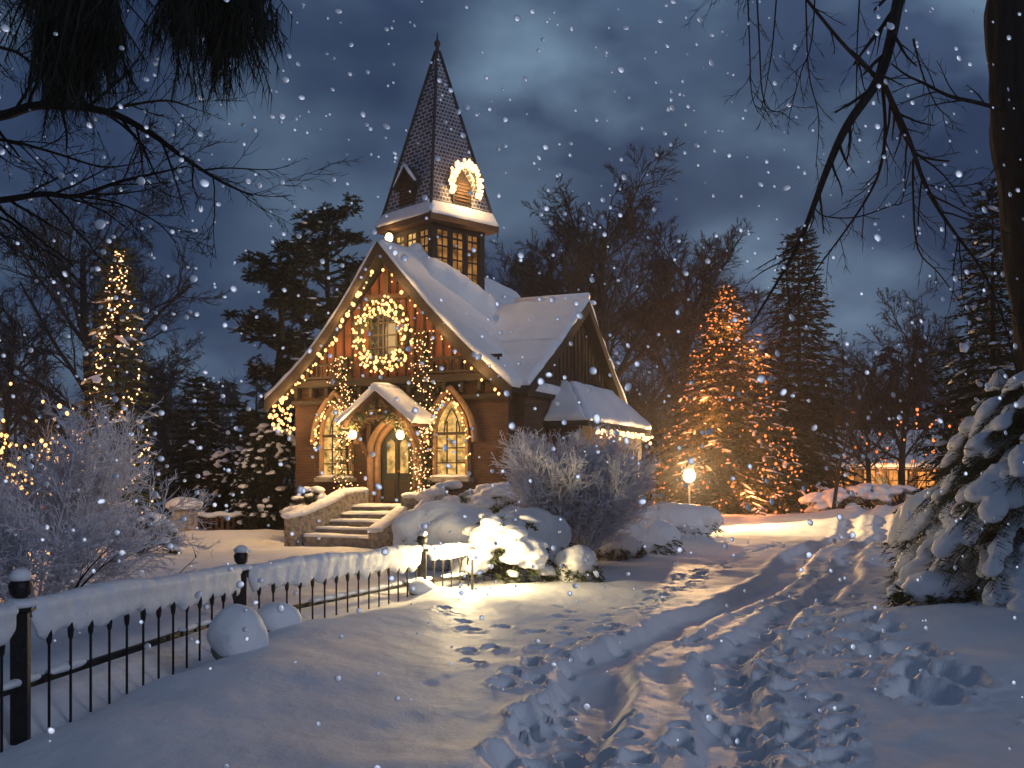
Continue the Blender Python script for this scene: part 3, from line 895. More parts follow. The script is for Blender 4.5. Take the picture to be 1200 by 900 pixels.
# ------------------------------------------------------------------ iron fence along the garden
FZ = 0.06                      # height datum
fence = thing('iron_fence', 'black iron picket fence with thick snow on its top rail', 'fence', (FENCE[2][0], FENCE[2][1], 0))
def fpost(x, y, zt, seed):
    gz = ground_z(x, y) - 0.15
    m = MB(); m.box((x, y, (gz + zt - 0.26) / 2), (0.125, 0.125, zt - 0.26 - gz), 0.2, 0.012)
    m.box((x, y, zt - 0.25), (0.19, 0.19, 0.05), 0.2, 0.012)
    p = m.build('fence_post', M['iron'], fence, world=True)
    m = MB(); m.tube([(x, y, zt - 0.235), (x, y, zt - 0.18), (x, y, zt - 0.14), (x, y, zt - 0.07), (x, y, zt - 0.02), (x, y, zt)], [0.05, 0.035, 0.075, 0.09, 0.06, 0.01], 10)
    m.build('post_finial', M['iron'], p, smooth=True, world=False)
    o = p.children[0]; o.data.transform(Matrix.Translation(-fence.location))
    m = MB(); m.blob((x, y, zt - 0.0), (0.085, 0.085, 0.06), 2, 0.2, 2, seed)
    m.blob((x, y, zt - 0.215), (0.13, 0.13, 0.05), 2, 0.25, 2, seed + 4)
    o = m.build('post_snow', M['snow'], p, smooth=True); o.data.transform(Matrix.Translation(-fence.location))
PTOP = {0: 0.96, 1: 0.97, 2: 0.98, 3: 0.90, 4: 0.88, 5: 0.84}
for i in range(1, 6):
    fpost(FENCE[i][0], FENCE[i][1], PTOP[i], i * 3.0)
def seg_rail(i, top0, top1, bot0, bot1, gapn, thick=0.125, drop=0.21):
    (x0, y0), (x1, y1) = FENCE[i], FENCE[i + 1]
    ln = math.hypot(x1 - x0, y1 - y0); a = math.atan2(y1 - y0, x1 - x0)
    ux, uy = (x1 - x0) / ln, (y1 - y0) / ln
    m = MB()
    for z0, z1, h in ((top0, top1, 0.05), (bot0, bot1, 0.055)):
        p0 = Vector((x0 + ux * 0.07, y0 + uy * 0.07, z0)); p1 = Vector((x1 - ux * 0.07, y1 - uy * 0.07, z1))
        nx, ny = -uy * 0.025, ux * 0.025
        A = [(p0.x - nx, p0.y - ny, z0), (p1.x - nx, p1.y - ny, z1), (p1.x + nx, p1.y + ny, z1), (p0.x + nx, p0.y + ny, z0)]
        m.hexa([(q[0], q[1], q[2] - h) for q in A], A)
    m.build('fence_rail', M['iron'], fence, world=True)
    # the snow: a thick soft roll along the top rail, sagging over both sides, and a thin one below
    n = int(ln / 0.055)
    s = MB(); ns = int(ln / 0.03); nr = 26; vs = []
    def nz(c, f, o): return mnoise.noise(Vector((c.x * f + o, c.y * f, i * 3.0 + o)))
    for k in range(ns + 1):
        t = 0.11 / ln + (1 - 0.22 / ln) * k / ns; c = Vector((x0 + (x1 - x0) * t, y0 + (y1 - y0) * t, top0 + (top1 - top0) * t))
        endf = 0.25 + 0.75 * min(1.0, min(k, ns - k) / 3.0)
        hw = (0.105 + 0.030 * nz(c, 1.1, 0) + 0.012 * nz(c, 5, 3)) * endf
        ht = thick * (0.9 + 0.35 * nz(c, 0.9, 9) + 0.10 * nz(c, 4, 4)) * endf
        bf = drop * (1.05 + 0.45 * nz(c, 1.6, 17) + 0.35 * nz(c, 5.5, 21)) * endf
        bb = drop * (0.55 + 0.5 * nz(c, 1.6, 27)) * endf
        for r_ in range(nr):
            ph = 2 * math.pi * r_ / nr; cs, sn_ = math.cos(ph), math.sin(ph)
            h_ = math.copysign(abs(cs) ** 0.75, cs) * hw * (1.0 if sn_ > 0 else 0.8)
            if sn_ >= 0: v_ = abs(sn_) ** 0.8 * ht
            else: v_ = -abs(sn_) ** 0.7 * (bf if cs > 0 else bb)
            q = Vector((c.x + uy * h_, c.y - ux * h_, c.z + v_))
            d_ = 0.016 * mnoise.noise(q * 5.5) + 0.010 * mnoise.noise(q * 14.0)
            vs.append((q.x + uy * cs * d_, q.y - ux * cs * d_, q.z + sn_ * d_))
    fs = [(k * nr + r_, k * nr + (r_ + 1) % nr, (k + 1) * nr + (r_ + 1) % nr, (k + 1) * nr + r_) for k in range(ns) for r_ in range(nr)]
    fs += [tuple(range(nr))[::-1], tuple(ns * nr + r_ for r_ in range(nr))]
    s.add(vs, fs); s.build('rail_snow', M['snow'], fence, smooth=True, world=True)
    s = MB()
    for k in range(n + 1):
        t = k / n; c = Vector((x0 + (x1 - x0) * t, y0 + (y1 - y0) * t, bot0 + (bot1 - bot0) * t))
        j = mnoise.noise(Vector((c.x * 2.7, c.y * 2.7, i * 5.0)))
        if j < -0.1: continue
        s.blob((c.x, c.y, c.z + 0.01), (0.10, 0.05, 0.035 * (1 + 0.5 * j)), 2, 0.15, 2.0, k, Matrix.Rotation(a, 3, 'Z'))
    s = fuse(s, 0.016, 2); s.build('rail_snow', M['snow'], fence, smooth=True, world=True)
    for k in range(1, gapn):
        t = k / gapn; x = x0 + (x1 - x0) * t - uy * -0.045; y = y0 + (y1 - y0) * t - ux * 0.045
        zt = top0 + (top1 - top0) * t - 0.16
        gz = min(ground_z(x, y) - 0.05, bot0 + (bot1 - bot0) * t - 0.1)
        m = MB()
        m.tube([(x, y, gz), (x, y, zt - 0.10)], 0.012, 6)
        m.tube([(x, y, zt - 0.13), (x, y, zt - 0.105), (x, y, zt - 0.05), (x, y, zt + 0.10)], [0.012, 0.022, 0.028, 0.004], 6)
        m.build('picket', M['iron'], fence, world=True)
seg_rail(1, 0.70, 0.70, 0.16, 0.16, 14)
seg_rail(2, 0.70, 0.62, 0.16, 0.17, 14)
seg_rail(3, 0.62, 0.60, 0.12, 0.16, 16)
seg_rail(4, 0.60, 0.56, 0.15, 0.14, 11, 0.10, 0.14)

# snow lumps at the foot of the fence
def snow_rock(px, py, Y, rx, ry, rz, label, seed):
    x = (px - 600) / F * Y; z = ground_z(x, Y)
    o = thing('snow_covered_stone', label, 'stone', (x, Y, z - 0.09), group='snow capped stones at the fence')
    m = MB(); m.blob((0, 0, rz * 0.28), (rx * 0.85, ry * 0.85, rz * 0.5), 3, 0.2, 1.3, seed); m.build('stone', M['stone'], o, smooth=True)
    m = MB(); m.blob((0, 0, rz * 0.52), (rx, ry, rz * 0.55), 4, 0.16, 1.2, seed); m.blob((rx * 0.3, ry * 0.1, rz * 0.42), (rx * 0.72, ry * 0.8, rz * 0.45), 3, 0.16, 1.2, seed + 3)
    m = fuse(m, 0.03, 4); m.build('snow_cap', M['snow'], o, smooth=True)
snow_rock(365, 0, 9.9, 0.27, 0.26, 0.50, 'rounded stone under a smooth snow cap, larger of two by the fence', 2.0)
snow_rock(398, 0, 11.7, 0.27, 0.24, 0.36, 'low snow capped stone, smaller of two beside the middle fence post', 5.0)
snow_rock(522, 0, 16.2, 0.22, 0.22, 0.26, 'little snow heaped stone at the foot of the far fence post', 8.0)

# low garden fence behind the lawn, with a stone pillar
bf = thing('picket_fence', 'low snowy wooden picket fence at the back of the lawn', 'fence', (-9.0, 34.0, 0))
def blin(t): return Vector((-9.9 + 4.1 * t, 32.6 + 1.4 * t, 0))
for k in range(26):
    q = blin(k / 25); m = MB(); m.box((q.x, q.y, 0.28), (0.09, 0.03, 0.75)); m.build('picket', M['timber'], bf, world=True)
m = MB()
for z in (0.2, 0.5):
    a, b = blin(0), blin(1); m.tube([(a.x, a.y + 0.04, z), (b.x, b.y + 0.04, z)], 0.03, 4)
m.build('fence_rail', M['timber'], bf, world=True)
s = MB()
for k in range(44):
    q = blin(k / 43); s.blob((q.x, q.y, 0.68 + 0.03 * math.sin(k)), (0.12, 0.11, 0.09), 2, 0.3, 2, k)
fuse(s, 0.04, 2).build('rail_snow', M['snow'], bf, smooth=True, world=True)
pil = thing('stone_pillar', 'squat stone pillar with snow cap at the end of the back fence', 'pillar', (-10.1, 32.4, 0))
m = MB(); m.box((0, 0, 0.3), (0.75, 0.7, 1.1), 0.3, 0.05); m.build('shaft', M['rubble'], pil)
m = MB(); m.box((0, 0, 0.9), (0.92, 0.86, 0.12), 0.3, 0.03); m.build('capstone', M['stone'], pil)
m = MB(); m.blob((0, 0, 1.0), (0.55, 0.5, 0.24), 3, 0.2, 1.5, 3); m.build('snow_cap', M['snow'], pil, smooth=True)
# ------------------------------------------------------------------ trees and shrubs
def rvec(rng): 
    v = Vector((rng.gauss(0, 1), rng.gauss(0, 1), rng.gauss(0, 1))); return v.normalized()
def limb(rng, p, d, length, r0, r1, nseg, wob, trop):
    """a wandering, tapering shoot: list of points and radii"""
    pts = [p.copy()]; rads = [r0]; d = d.normalized(); q = p.copy()
    for i in range(nseg):
        d = (d + rvec(rng) * wob + Vector((0, 0, trop))).normalized()
        q = q + d * (length / nseg); pts.append(q.copy()); rads.append(r0 + (r1 - r0) * (i + 1) / nseg)
    return pts, rads
def grow(rng, wood, twigs, p, d, length, r0, level, spec):
    """spec[level] = (segments, wobble, tropism, children, child length, child angle, sides)"""
    nseg, wob, trop, kids, clen, cang, sides = spec[level]
    last = level == len(spec) - 1
    pts, rads = limb(rng, p, d, length, r0, r0 * (0.25 if last else 0.35), nseg, wob, trop)
    (wood if level == 0 else twigs).tube(pts, rads, sides, cap=level == 0)
    if last: return
    for k in range(kids):
        t = (0.25 if level == 0 else 0.12) + (0.98 - (0.25 if level == 0 else 0.12)) * (k + rng.random()) / kids
        i = min(int(t * nseg), nseg - 1); f = t * nseg - i
        q = pts[i] * (1 - f) + pts[i + 1] * f
        dd = (pts[i + 1] - pts[i]).normalized()
        side = rvec(rng); side = (side - dd * side.dot(dd)).normalized()
        a = R(cang) * rng.uniform(0.7, 1.25)
        nd = dd * math.cos(a) + side * math.sin(a)
        rr = (rads[i] * (1 - f) + rads[i + 1] * f) * rng.uniform(0.42, 0.62)
        grow(rng, wood, twigs, q, nd, length * clen * rng.uniform(0.7, 1.2) * (1.0 - 0.45 * t), max(rr, spec_min), level + 1, spec)
spec_min = 0.006

def bare_tree(name, label, seed, H, spread, loc, dense=1.0, r=0.22, mat='bark_far', group='bare trees around the church', minr=0.012):
    global spec_min
    spec_min = minr
    rng = random.Random(seed)
    o = thing(name, label, 'tree', loc, rng.uniform(0, 6), group)
    wd, tw_ = MB(), MB()
    spec = [(9, 0.07, 0.05, int(13 * dense), spread, 55, 8), (7, 0.16, 0.05, 8, 0.55, 42, 5), (6, 0.2, 0.03, 7, 0.6, 40, 4), (4, 0.22, 0.0, int(5 * dense), 0.6, 38, 3), (3, 0.25, 0.0, 0, 0, 0, 3)]
    grow(rng, wd, tw_, Vector((0, 0, -0.2)), Vector((0, 0, 1)), H * 0.86, r, 0, spec)
    wd.build('trunk', M[mat], o, smooth=True); tw_.build('crown', M[mat], o)
    return o

def spray(mb, rng, p, d, length, n, wid, droop):
    """a needle spray: thin triangles fanning along a small shoot"""
    d = d.normalized(); up = Vector((0, 0, 1))
    s = d.cross(up)
    if s.length < 0.1: s = Vector((1, 0, 0))
    s.normalize()
    for k in range(n):
        t = (k + rng.random()) / n
        b = p + d * (length * t * 0.85) + Vector((0, 0, -droop * t * t * length))
        sg = 1 if k % 2 else -1
        dirn = (d * rng.uniform(0.5, 1.0) + s * sg * rng.uniform(0.4, 1.0) + up * rng.uniform(-0.45, 0.35)).normalized()
        l = length * rng.uniform(0.35, 0.6) * (1 - 0.4 * t)
        w_ = dirn.cross(rvec(rng)); w_.normalize(); w_ *= wid * rng.uniform(0.6, 1.3)
        mb.add([b - w_, b + w_, b + dirn * l], [(0, 1, 2)])
def conifer_mesh(seed, H, rad, trunk_r, whorls, per, needles, wid, droop, snow_amt, base=0.06, tip=0.25, snow_size=1.0, power=1.0):
    """trunk, crown, snow of a fir at the origin; returns three MBs and the branch tips"""
    rng = random.Random(seed)
    tr, cr, sn = MB(), MB(), MB(); tips = []
    tr.tube([(0, 0, -0.3), (0, 0, H * 0.35), (0, 0, H * 0.75), (0, 0, H)], [trunk_r, trunk_r * 0.7, trunk_r * 0.35, 0.01], 7)
    for w_ in range(whorls):
        f = w_ / (whorls - 1)
        z = H * (base + (0.985 - base) * f ** 0.92)
        L0 = rad * (1 - f) ** power * rng.uniform(0.92, 1.08) + tip * 0.5
        n = max(4, int(per * (1 - 0.55 * f)))
        a0 = rng.uniform(0, 6.28)
        for k in range(n):
            a = a0 + 2 * math.pi * k / n + rng.gauss(0, 0.18)
            ln = L0 * rng.uniform(0.72, 1.12)
            d = Vector((math.cos(a), math.sin(a), 0))
            el = (0.75 * f ** 2 - 0.10) 
            pts = []; m_ = 6
            for i in range(m_ + 1):
                t = i / m_
                pts.append(Vector((0, 0, z + rng.uniform(-0.02, 0.02) * H * 0.3)) * 1 + d * (ln * t) + Vector((0, 0, ln * (el * t - droop * t * t + droop * 0.45 * t ** 4))) if False else Vector((0, 0, z)) + d * (ln * t) + Vector((0, 0, ln * (el * t - droop * t * t + droop * 0.45 * t ** 4))))
            cr.tube(pts, [max(0.006, trunk_r * 0.16 * (1 - 0.8 * i / m_)) for i in range(m_ + 1)], 3, cap=False)
            tips.append(pts[-1].copy())
            sp = int(max(4, 2.6 * ln / tip))
            for j in range(sp):
                t = 0.15 + 0.85 * (j + rng.random() * 0.6) / sp
                i = min(int(t * m_), m_ - 1); ff = t * m_ - i
                q = pts[i] * (1 - ff) + pts[i + 1] * ff
                dd = (pts[i + 1] - pts[i]).normalized()
                s = dd.cross(Vector((0, 0, 1))).normalized() * (1 if j % 2 else -1)
                tl = tip * rng.uniform(0.7, 1.2) * (1.15 - 0.5 * t) + 0.12 * ln * (1 - t)
                nd = (dd * 0.8 + s * 0.8 + Vector((0, 0, rng.uniform(-0.25, 0.1)))).normalized()
                spray(cr, rng, q, nd, tl, needles, wid, 0.25)
                if rng.random() < snow_amt * (0.5 + 0.5 * t):
                    c = q + nd * tl * 0.45 + Vector((0, 0, 0.02 + 0.03 * tl))
                    sz = tip * rng.uniform(0.22, 0.5) * snow_size
                    sn.blob(c, (sz * rng.uniform(1.5, 2.4), sz * rng.uniform(0.4, 0.75), sz * 0.32), 1, 0.7, 1.6, rng.random() * 50, Matrix.Rotation(math.atan2(nd.y, nd.x), 3, 'Z') @ Matrix.Rotation(R(rng.uniform(5, 30)), 3, 'Y'))
            spray(cr, rng, pts[-2], (pts[-1] - pts[-2]), tip, needles, wid, 0.2)
    spray(cr, rng, Vector((0, 0, H * 0.97)), Vector((0, 0, 1)), tip * 1.2, needles * 2, wid, 0)
    return tr, cr, sn, tips
def conifer(name, label, loc, seed, H, rad, group=None, trunk_r=None, whorls=16, per=9, needles=7, wid=0.02, droop=0.35, snow_amt=0.4, mat='needles', tip=0.4, base=0.06, snow_size=1.0, power=1.0, snow_mat='snow', cat='tree'):
    o = thing(name, label, cat, loc, 0, group)
    tr, cr, sn, tips = conifer_mesh(seed, H, rad, trunk_r or H * 0.016, whorls, per, needles, wid, droop, snow_amt, base, tip, snow_size, power)
    tr.build('trunk', M['bark'], o); cr.build('crown', M[mat], o)
    if sn.v: sn.build('snow', M[snow_mat], o, smooth=True)
    o['tips'] = 0; del o['tips']
    return o, tips

def at(px, Y): return ((px - 600) / F * Y, Y)
def atg(px, Y, dz=0.0):
    x, y = at(px, Y); return (x, y, ground_z(x, y) + dz)

# ---- dark conifers around the church
conifer('spruce_tree', 'tall dark spruce with snow dusted boughs right of the glowing fir', atg(846, 62), 5, 16.3, 3.6, 'dark firs behind the garden', whorls=34, per=13, needles=9, wid=0.065, snow_amt=0.05, tip=0.85, mat='needles_dark', snow_size=0.6)
conifer('spruce_tree', 'slim dark young spruce left of the church with faint snow', atg(330, 40), 6, 5.6, 1.9, 'dark firs behind the garden', whorls=22, per=11, needles=9, wid=0.035, snow_amt=0.10, snow_size=0.6, tip=0.45, mat='needles_dark')
conifer('spruce_tree', 'dark spruce with a snow streaked crown beside the big trunk on the right', atg(1012, 26), 8, 8.9, 1.9, 'dark firs behind the garden', whorls=28, per=11, needles=9, wid=0.03, snow_amt=0.08, snow_size=0.7, tip=0.5, mat='needles_dark')

# ---- layered pines left of the church: clumps of needles on bare limbs
def pine(label, loc, seed, H, rad, lean):
    rng = random.Random(seed)
    o = thing('pine_tree', label, 'tree', loc, 0, 'layered pines beside the church')
    tr, cr, sn, lb = MB(), MB(), MB(), MB()
    tpts = [Vector((lean * (z / H) ** 1.5 + 0.1 * math.sin(z), 0.1 * math.cos(z * 0.8), z - 0.3)) for z in [H * k / 8 for k in range(9)]]
    tr.tube(tpts, [0.26 * (1 - k / 9) + 0.03 for k in range(9)], 7)
    for k in range(40):
        f = 0.25 + 0.75 * (k + rng.random()) / 40
        i = min(int(f * 8), 7); q = tpts[i].lerp(tpts[i + 1], f * 8 - i)
        a = rng.uniform(0, 6.28); ln = rad * (1.12 - 0.72 * f) * rng.uniform(0.55, 1.1)
        d = Vector((math.cos(a), math.sin(a), rng.uniform(0.0, 0.35)))
        pts, rads = limb(rng, q, d, ln, 0.07, 0.02, 5, 0.12, 0.03)
        lb.tube(pts, rads, 4, cap=False)
        for c in range(9):
            t = rng.uniform(0.35, 1.0); i = min(int(t * 5), 4)
            cc = pts[i].lerp(pts[i + 1], t * 5 - i) + Vector((rng.gauss(0, 0.25), rng.gauss(0, 0.25), rng.gauss(0.05, 0.10)))
            for s in range(9):
                spray(cr, rng, cc, Vector((rng.gauss(0, 1), rng.gauss(0, 1), rng.gauss(0.25, 0.5))), 0.46, 9, 0.042, 0.15)
            if rng.random() < 0.20: sn.blob(cc + Vector((0, 0, 0.12)), (rng.uniform(0.10, 0.24), rng.uniform(0.10, 0.2), 0.05), 1, 0.4, 2, k * 9 + c)
    tr.build('trunk', M['bark'], o); lb.build('limbs', M['bark'], o); cr.build('crown', M['needles_dark'], o); sn.build('snow', M['snow'], o, smooth=True)
pine('dark layered pine left of the church, shorter of the two', atg(396, 42), 21, 11.0, 3.0, 0.3)
pine('tall layered pine rising behind the church gable', atg(446, 45), 22, 13.6, 3.5, -0.2)

# ---- bare trees
bt1 = bare_tree('bare_tree', 'big bare spreading tree behind the narrow lit fir on the left', 31, 14.5, 0.62, atg(236, 45), 1.6, 0.32, minr=0.016)
bt2 = bare_tree('bare_tree', 'huge dense bare tree right behind the church roof', 32, 16.5, 0.56, atg(690, 52), 2.1, 0.36, minr=0.018)
bt3 = bare_tree('bare_tree', 'fan shaped bare tree rising above the cottage with orange windows', 33, 12.6, 0.50, atg(934, 64), 1.5, 0.24, minr=0.018)
G2 = 'bare trees around the church'
for src, px, Y, sc, rz, lab in (
    (bt2, 632, 58, 0.90, 2.0, 'bare tree close behind the church transept ridge, darker half of the thicket'),
    (bt2, 738, 68, 1.10, 4.0, 'bare tree with hanging twigs between the church and the glowing fir'),
    (bt3, 905, 70, 0.86, 2.5, 'thin bare tree just right of the tall dark spruce'),
    (bt3, 982, 62, 0.94, 4.1, 'bare tree half hidden by the big trunk at the right'),
    (bt3, 165, 56, 0.98, 3.6, 'slender bare tree above the lit shrubs on the far left'),
    (bt3, 306, 60, 0.80, 0.4, 'slim bare tree between the narrow lit fir and the pines'),
):
    dup(src, atg(px, Y), rz, lab, sc, G2)
o = bare_tree('bare_tree', 'small dark leaning bare tree in front of the cottage with orange windows', 38, 5.6, 0.55, atg(876, 48), 0.7, 0.10, minr=0.01)
o.rotation_euler = (0.0, R(9), 0.4)

# ---- far wood, one dark mass
wood = MB(); rng = random.Random(77)
def far_tree(x, y, H, rad):
    z0 = ground_z(x, y) - 0.5
    if rng.random() < 0.5:
        wood.tube([(x, y, z0), (x, y, z0 + H)], [0.25, 0.04], 4)
        for k in range(130):
            f = rng.random(); a = rng.uniform(0, 6.28); r = rad * (1 - f) + 0.2
            b = Vector((x + math.cos(a) * r * rng.random(), y + math.sin(a) * r * rng.random(), z0 + H * (0.08 + 0.92 * f)))
            d = Vector((math.cos(a), math.sin(a), rng.uniform(-0.6, 0.2))) * rng.uniform(0.5, 1.3)
            w_ = rvec(rng) * 0.35
            wood.add([b - w_, b + w_, b + d], [(0, 1, 2)])
    else:
        pts, rads = limb(rng, Vector((x, y, z0)), Vector((0, 0, 1)), H, 0.25, 0.04, 6, 0.08, 0.05)
        wood.tube(pts, rads, 4)
        for k in range(34):
            t = rng.uniform(0.2, 1); i = min(int(t * 6), 5); q = pts[i].lerp(pts[i + 1], t * 6 - i)
            p2, r2 = limb(rng, q, rvec(rng) + Vector((0, 0, 0.7)), H * 0.32 * rng.uniform(0.5, 1.2) * (1.2 - t), 0.07, 0.02, 4, 0.2, 0.04)
            wood.tube(p2, r2, 3, cap=False)
            for u in range(5):
                p3, r3 = limb(rng, p2[rng.randint(1, 4)], rvec(rng) + Vector((0, 0, 0.4)), H * 0.12, 0.03, 0.012, 3, 0.2, 0.0)
                wood.tube(p3, r3, 3, cap=False)
for k in range(230):
    y = rng.uniform(84, 125); x = (rng.uniform(-40, 1240) - 600) / F * y
    far_tree(x, y, rng.uniform(8, 14), rng.uniform(1.6, 2.8))
o = wood.build('far_woodland', M['bark_far'])
tag(o, 'dark winter woodland closing the view behind the garden', 'woodland', None, 'stuff')

# ---- frost covered shrubs
def frosty(name, label, loc, seed, stems, H, spread, n1, n2, mat, minr, group=None, lean=None, r0=0.03):
    global spec_min
    spec_min = minr
    rng = random.Random(seed)
    o = thing(name, label, 'shrub', loc, 0, group)
    wd, tw_ = MB(), MB()
    for k in range(stems):
        a = 2 * math.pi * k / stems + rng.gauss(0, 0.3); s = spread * math.sqrt((k + 0.5) / stems) * rng.uniform(0.75, 1.1)
        d = Vector((math.cos(a) * s, math.sin(a) * s, 1.0))
        if lean: d = d + Vector(lean)
        ln = H * rng.uniform(0.78, 1.05) / (1 + 0.08 * s)
        spec = [(6, 0.09, 0.03, n1, 0.42, 32, 5), (4, 0.16, 0.04, n2, 0.55, 36, 4), (3, 0.2, 0.03, 3, 0.6, 38, 3), (2, 0.25, 0.0, 0, 0, 0, 3)]
        grow(rng, wd, tw_, Vector((math.cos(a) * 0.12, math.sin(a) * 0.12, -0.05)), d, ln, r0, 0, spec)
    wd.build('stem', M['bark'] if mat == 'frost_dark' else M[mat], o); tw_.build('twigs', M[mat], o)
    return o
frosty('frosty_bush', 'dense upright bush white with frost in front of the bay', atg(654, 21.5), 41, 90, 2.5, 0.80, 16, 8, 'frost', 0.0095, r0=0.018)
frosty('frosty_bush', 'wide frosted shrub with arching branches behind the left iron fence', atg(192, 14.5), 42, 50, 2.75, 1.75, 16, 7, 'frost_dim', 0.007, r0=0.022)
# low limb of the left shrub reaching over the lawn
rng = random.Random(5); spec_min = 0.006
lb = thing('fallen_branch', 'long dark snow dusted branch lying low over the lawn behind the fence', 'branch', atg(215, 11.2))
wd, tw_ = MB(), MB()
grow(rng, wd, tw_, Vector((-0.5, 0, 0.25)), Vector((1, 0.05, 0.20)), 1.75, 0.028, 0, [(8, 0.10, 0.0, 9, 0.45, 34, 6), (5, 0.15, 0.02, 4, 0.5, 35, 4), (3, 0.2, 0, 0, 0, 0, 3)])
wd.build('limb', M['bark'], lb); tw_.build('twigs', M['bark'], lb)

# ---- snow laden evergreen shrubs
def snow_shrub(label, loc, seed, rx, ry, H, cover=0.75, name='snow_covered_shrub', group='snow laden shrubs', leafmat='needles', lump=0.32, twig=True, voxel=0.035):
    """twiggy leafy body carrying thick pillows of snow"""
    rng = random.Random(seed)
    o = thing(name, label, 'shrub', loc, 0, group)
    lf, sn, st_ = MB(), MB(), MB()
    n = int(30 * (rx + ry) * H / (lump * 4)) + 10
    for k in range(n):
        a = rng.uniform(0, 6.283); u = rng.random() ** 0.6; zf = rng.random()
        rr = math.sqrt(max(0.0, 1 - (zf * 0.98) ** 2)) * (0.72 + 0.28 * u)
        c = Vector((math.cos(a) * rr * rx, math.sin(a) * rr * ry, zf * H * 0.9 + 0.06))
        st_.tube([Vector((0, 0, 0)), c * 0.55 + Vector((0, 0, 0.05)), c], [0.02, 0.012, 0.006], 3, cap=False)
        out = Vector((c.x, c.y, 0.25 * H)).normalized()
        for s in range(5):
            spray(lf, rng, c - out * 0.08, (out * 0.9 + rvec(rng) * 0.8 + Vector((0, 0, -0.25))), 0.26, 9, 0.022, 0.4)
        if rng.random() < cover:
            l = lump * rng.uniform(0.55, 1.1)
            tilt = Matrix.Rotation(a, 3, 'Z') @ Matrix.Rotation(R(rng.uniform(5, 32)) * (1 - zf * 0.7), 3, 'Y')
            sn.blob(c + Vector((0, 0, 0.06 * H)), (l, l * rng.uniform(0.6, 0.9), l * rng.uniform(0.30, 0.48)), 2, 0.3, 1.6, k + seed, tilt)
    st_.build('stem', M['bark'], o); lf.build('foliage', M[leafmat], o)
    roughen(fuse(sn, voxel, 3), 0.02, 6).build('snow', M['snow'], o, smooth=True)
    return o
def snow_dome(label, loc, seed, rx, ry, H, name='snow_covered_bush', group='snow domed bushes by the fence'):
    """bush bent under one big smooth dome of snow with twigs sticking out below"""
    rng = random.Random(seed)
    o = thing(name, label, 'bush', loc, 0, group)
    sn, lf, st_ = MB(), MB(), MB()
    sn.blob((0, 0, H * 0.42), (rx, ry, H * 0.58), 4, 0.15, 1.1, seed)
    for k in range(9):
        a = k * 0.7 + rng.random(); l = rng.uniform(0.35, 0.55)
        sn.blob((math.cos(a) * rx * 0.62, math.sin(a) * ry * 0.62, H * rng.uniform(0.35, 0.62)), (rx * l, ry * l, H * 0.30), 3, 0.2, 1.3, seed + k)
    roughen(fuse(sn, 0.035, 5), 0.02, 5).build('snow', M['snow'], o, smooth=True)
    for k in range(70):
        a = rng.uniform(0, 6.28); c = Vector((math.cos(a) * rx * rng.uniform(0.8, 1.0), math.sin(a) * ry * rng.uniform(0.8, 1.0), H * rng.uniform(0.05, 0.45)))
        st_.tube([c * 0.5, c, c + Vector((math.cos(a) * 0.14, math.sin(a) * 0.14, rng.uniform(-0.1, 0.12)))], [0.012, 0.008, 0.004], 3, cap=False)
        for s in range(2): spray(lf, rng, c, Vector((math.cos(a), math.sin(a), rng.uniform(-0.8, 0.3))), 0.2, 7, 0.016, 0.3)
    st_.build('stem', M['bark'], o); lf.build('foliage', M['needles'], o)
    return o
snow_dome('big smooth snow dome over a bush behind the far fence post', atg(547, 21.0), 3, 1.12, 0.9, 1.42)
snow_dome('snow dome bush lit warm on its left flank, right of the garden lantern', atg(616, 20.2), 6, 0.72, 0.6, 1.28)
snow_dome('small round snow capped bush with one glowing side', atg(655, 18.2), 9, 0.36, 0.34, 0.62)
snow_dome('low pointed snow mound beside the frosty bush', atg(690, 22.6), 12, 0.5, 0.4, 0.55)
snow_dome('snow cushioned bush with a dark hollow right of the frosty bush', atg(716, 24.5), 15, 0.75, 0.6, 0.85)
snow_dome('long flat snow covered bush in front of the street lamp', atg(742, 30.0), 18, 1.25, 0.8, 0.95)
snow_shrub('warmly lit little spruce hung with snow pillows beside the garden lantern', atg(594, 18.3), 51, 0.78, 0.6, 1.22, 0.85, 'snow_covered_spruce', lump=0.30)
snow_shrub('snowy shrub against the wall left of the steps', atg(428, 30.2), 52, 0.75, 0.5, 1.5, 0.6, lump=0.26)
snow_shrub('snow topped shrub in front of the right church window', atg(548, 26.6), 53, 1.1, 0.6, 1.62, 0.7, lump=0.30)
snow_shrub('snow capped shrub below the plain brick wall, right of the arched window', atg(586, 26.2), 54, 0.75, 0.5, 1.55, 0.75, lump=0.34)
snow_shrub('large dark evergreen shrub with snow at the left church corner', atg(394, 33.5), 55, 1.35, 1.0, 3.55, 0.55, lump=0.15, leafmat='needles_dark')
snow_shrub('dark snowy evergreen shrub next to the slim young spruce', atg(360, 36), 56, 1.25, 1.0, 2.9, 0.45, lump=0.14, leafmat='needles_dark')
snow_shrub('low snowy shrub spilling over the foot of the left lit fir', atg(282, 25), 57, 0.9, 0.6, 0.95, 0.65, lump=0.24)
snow_shrub('snowy hedge in front of the cottage with orange windows', atg(912, 52), 58, 4.2, 1.0, 1.5, 0.7, 'snowy_hedge', 'snow laden shrubs', lump=0.5, voxel=0.07)

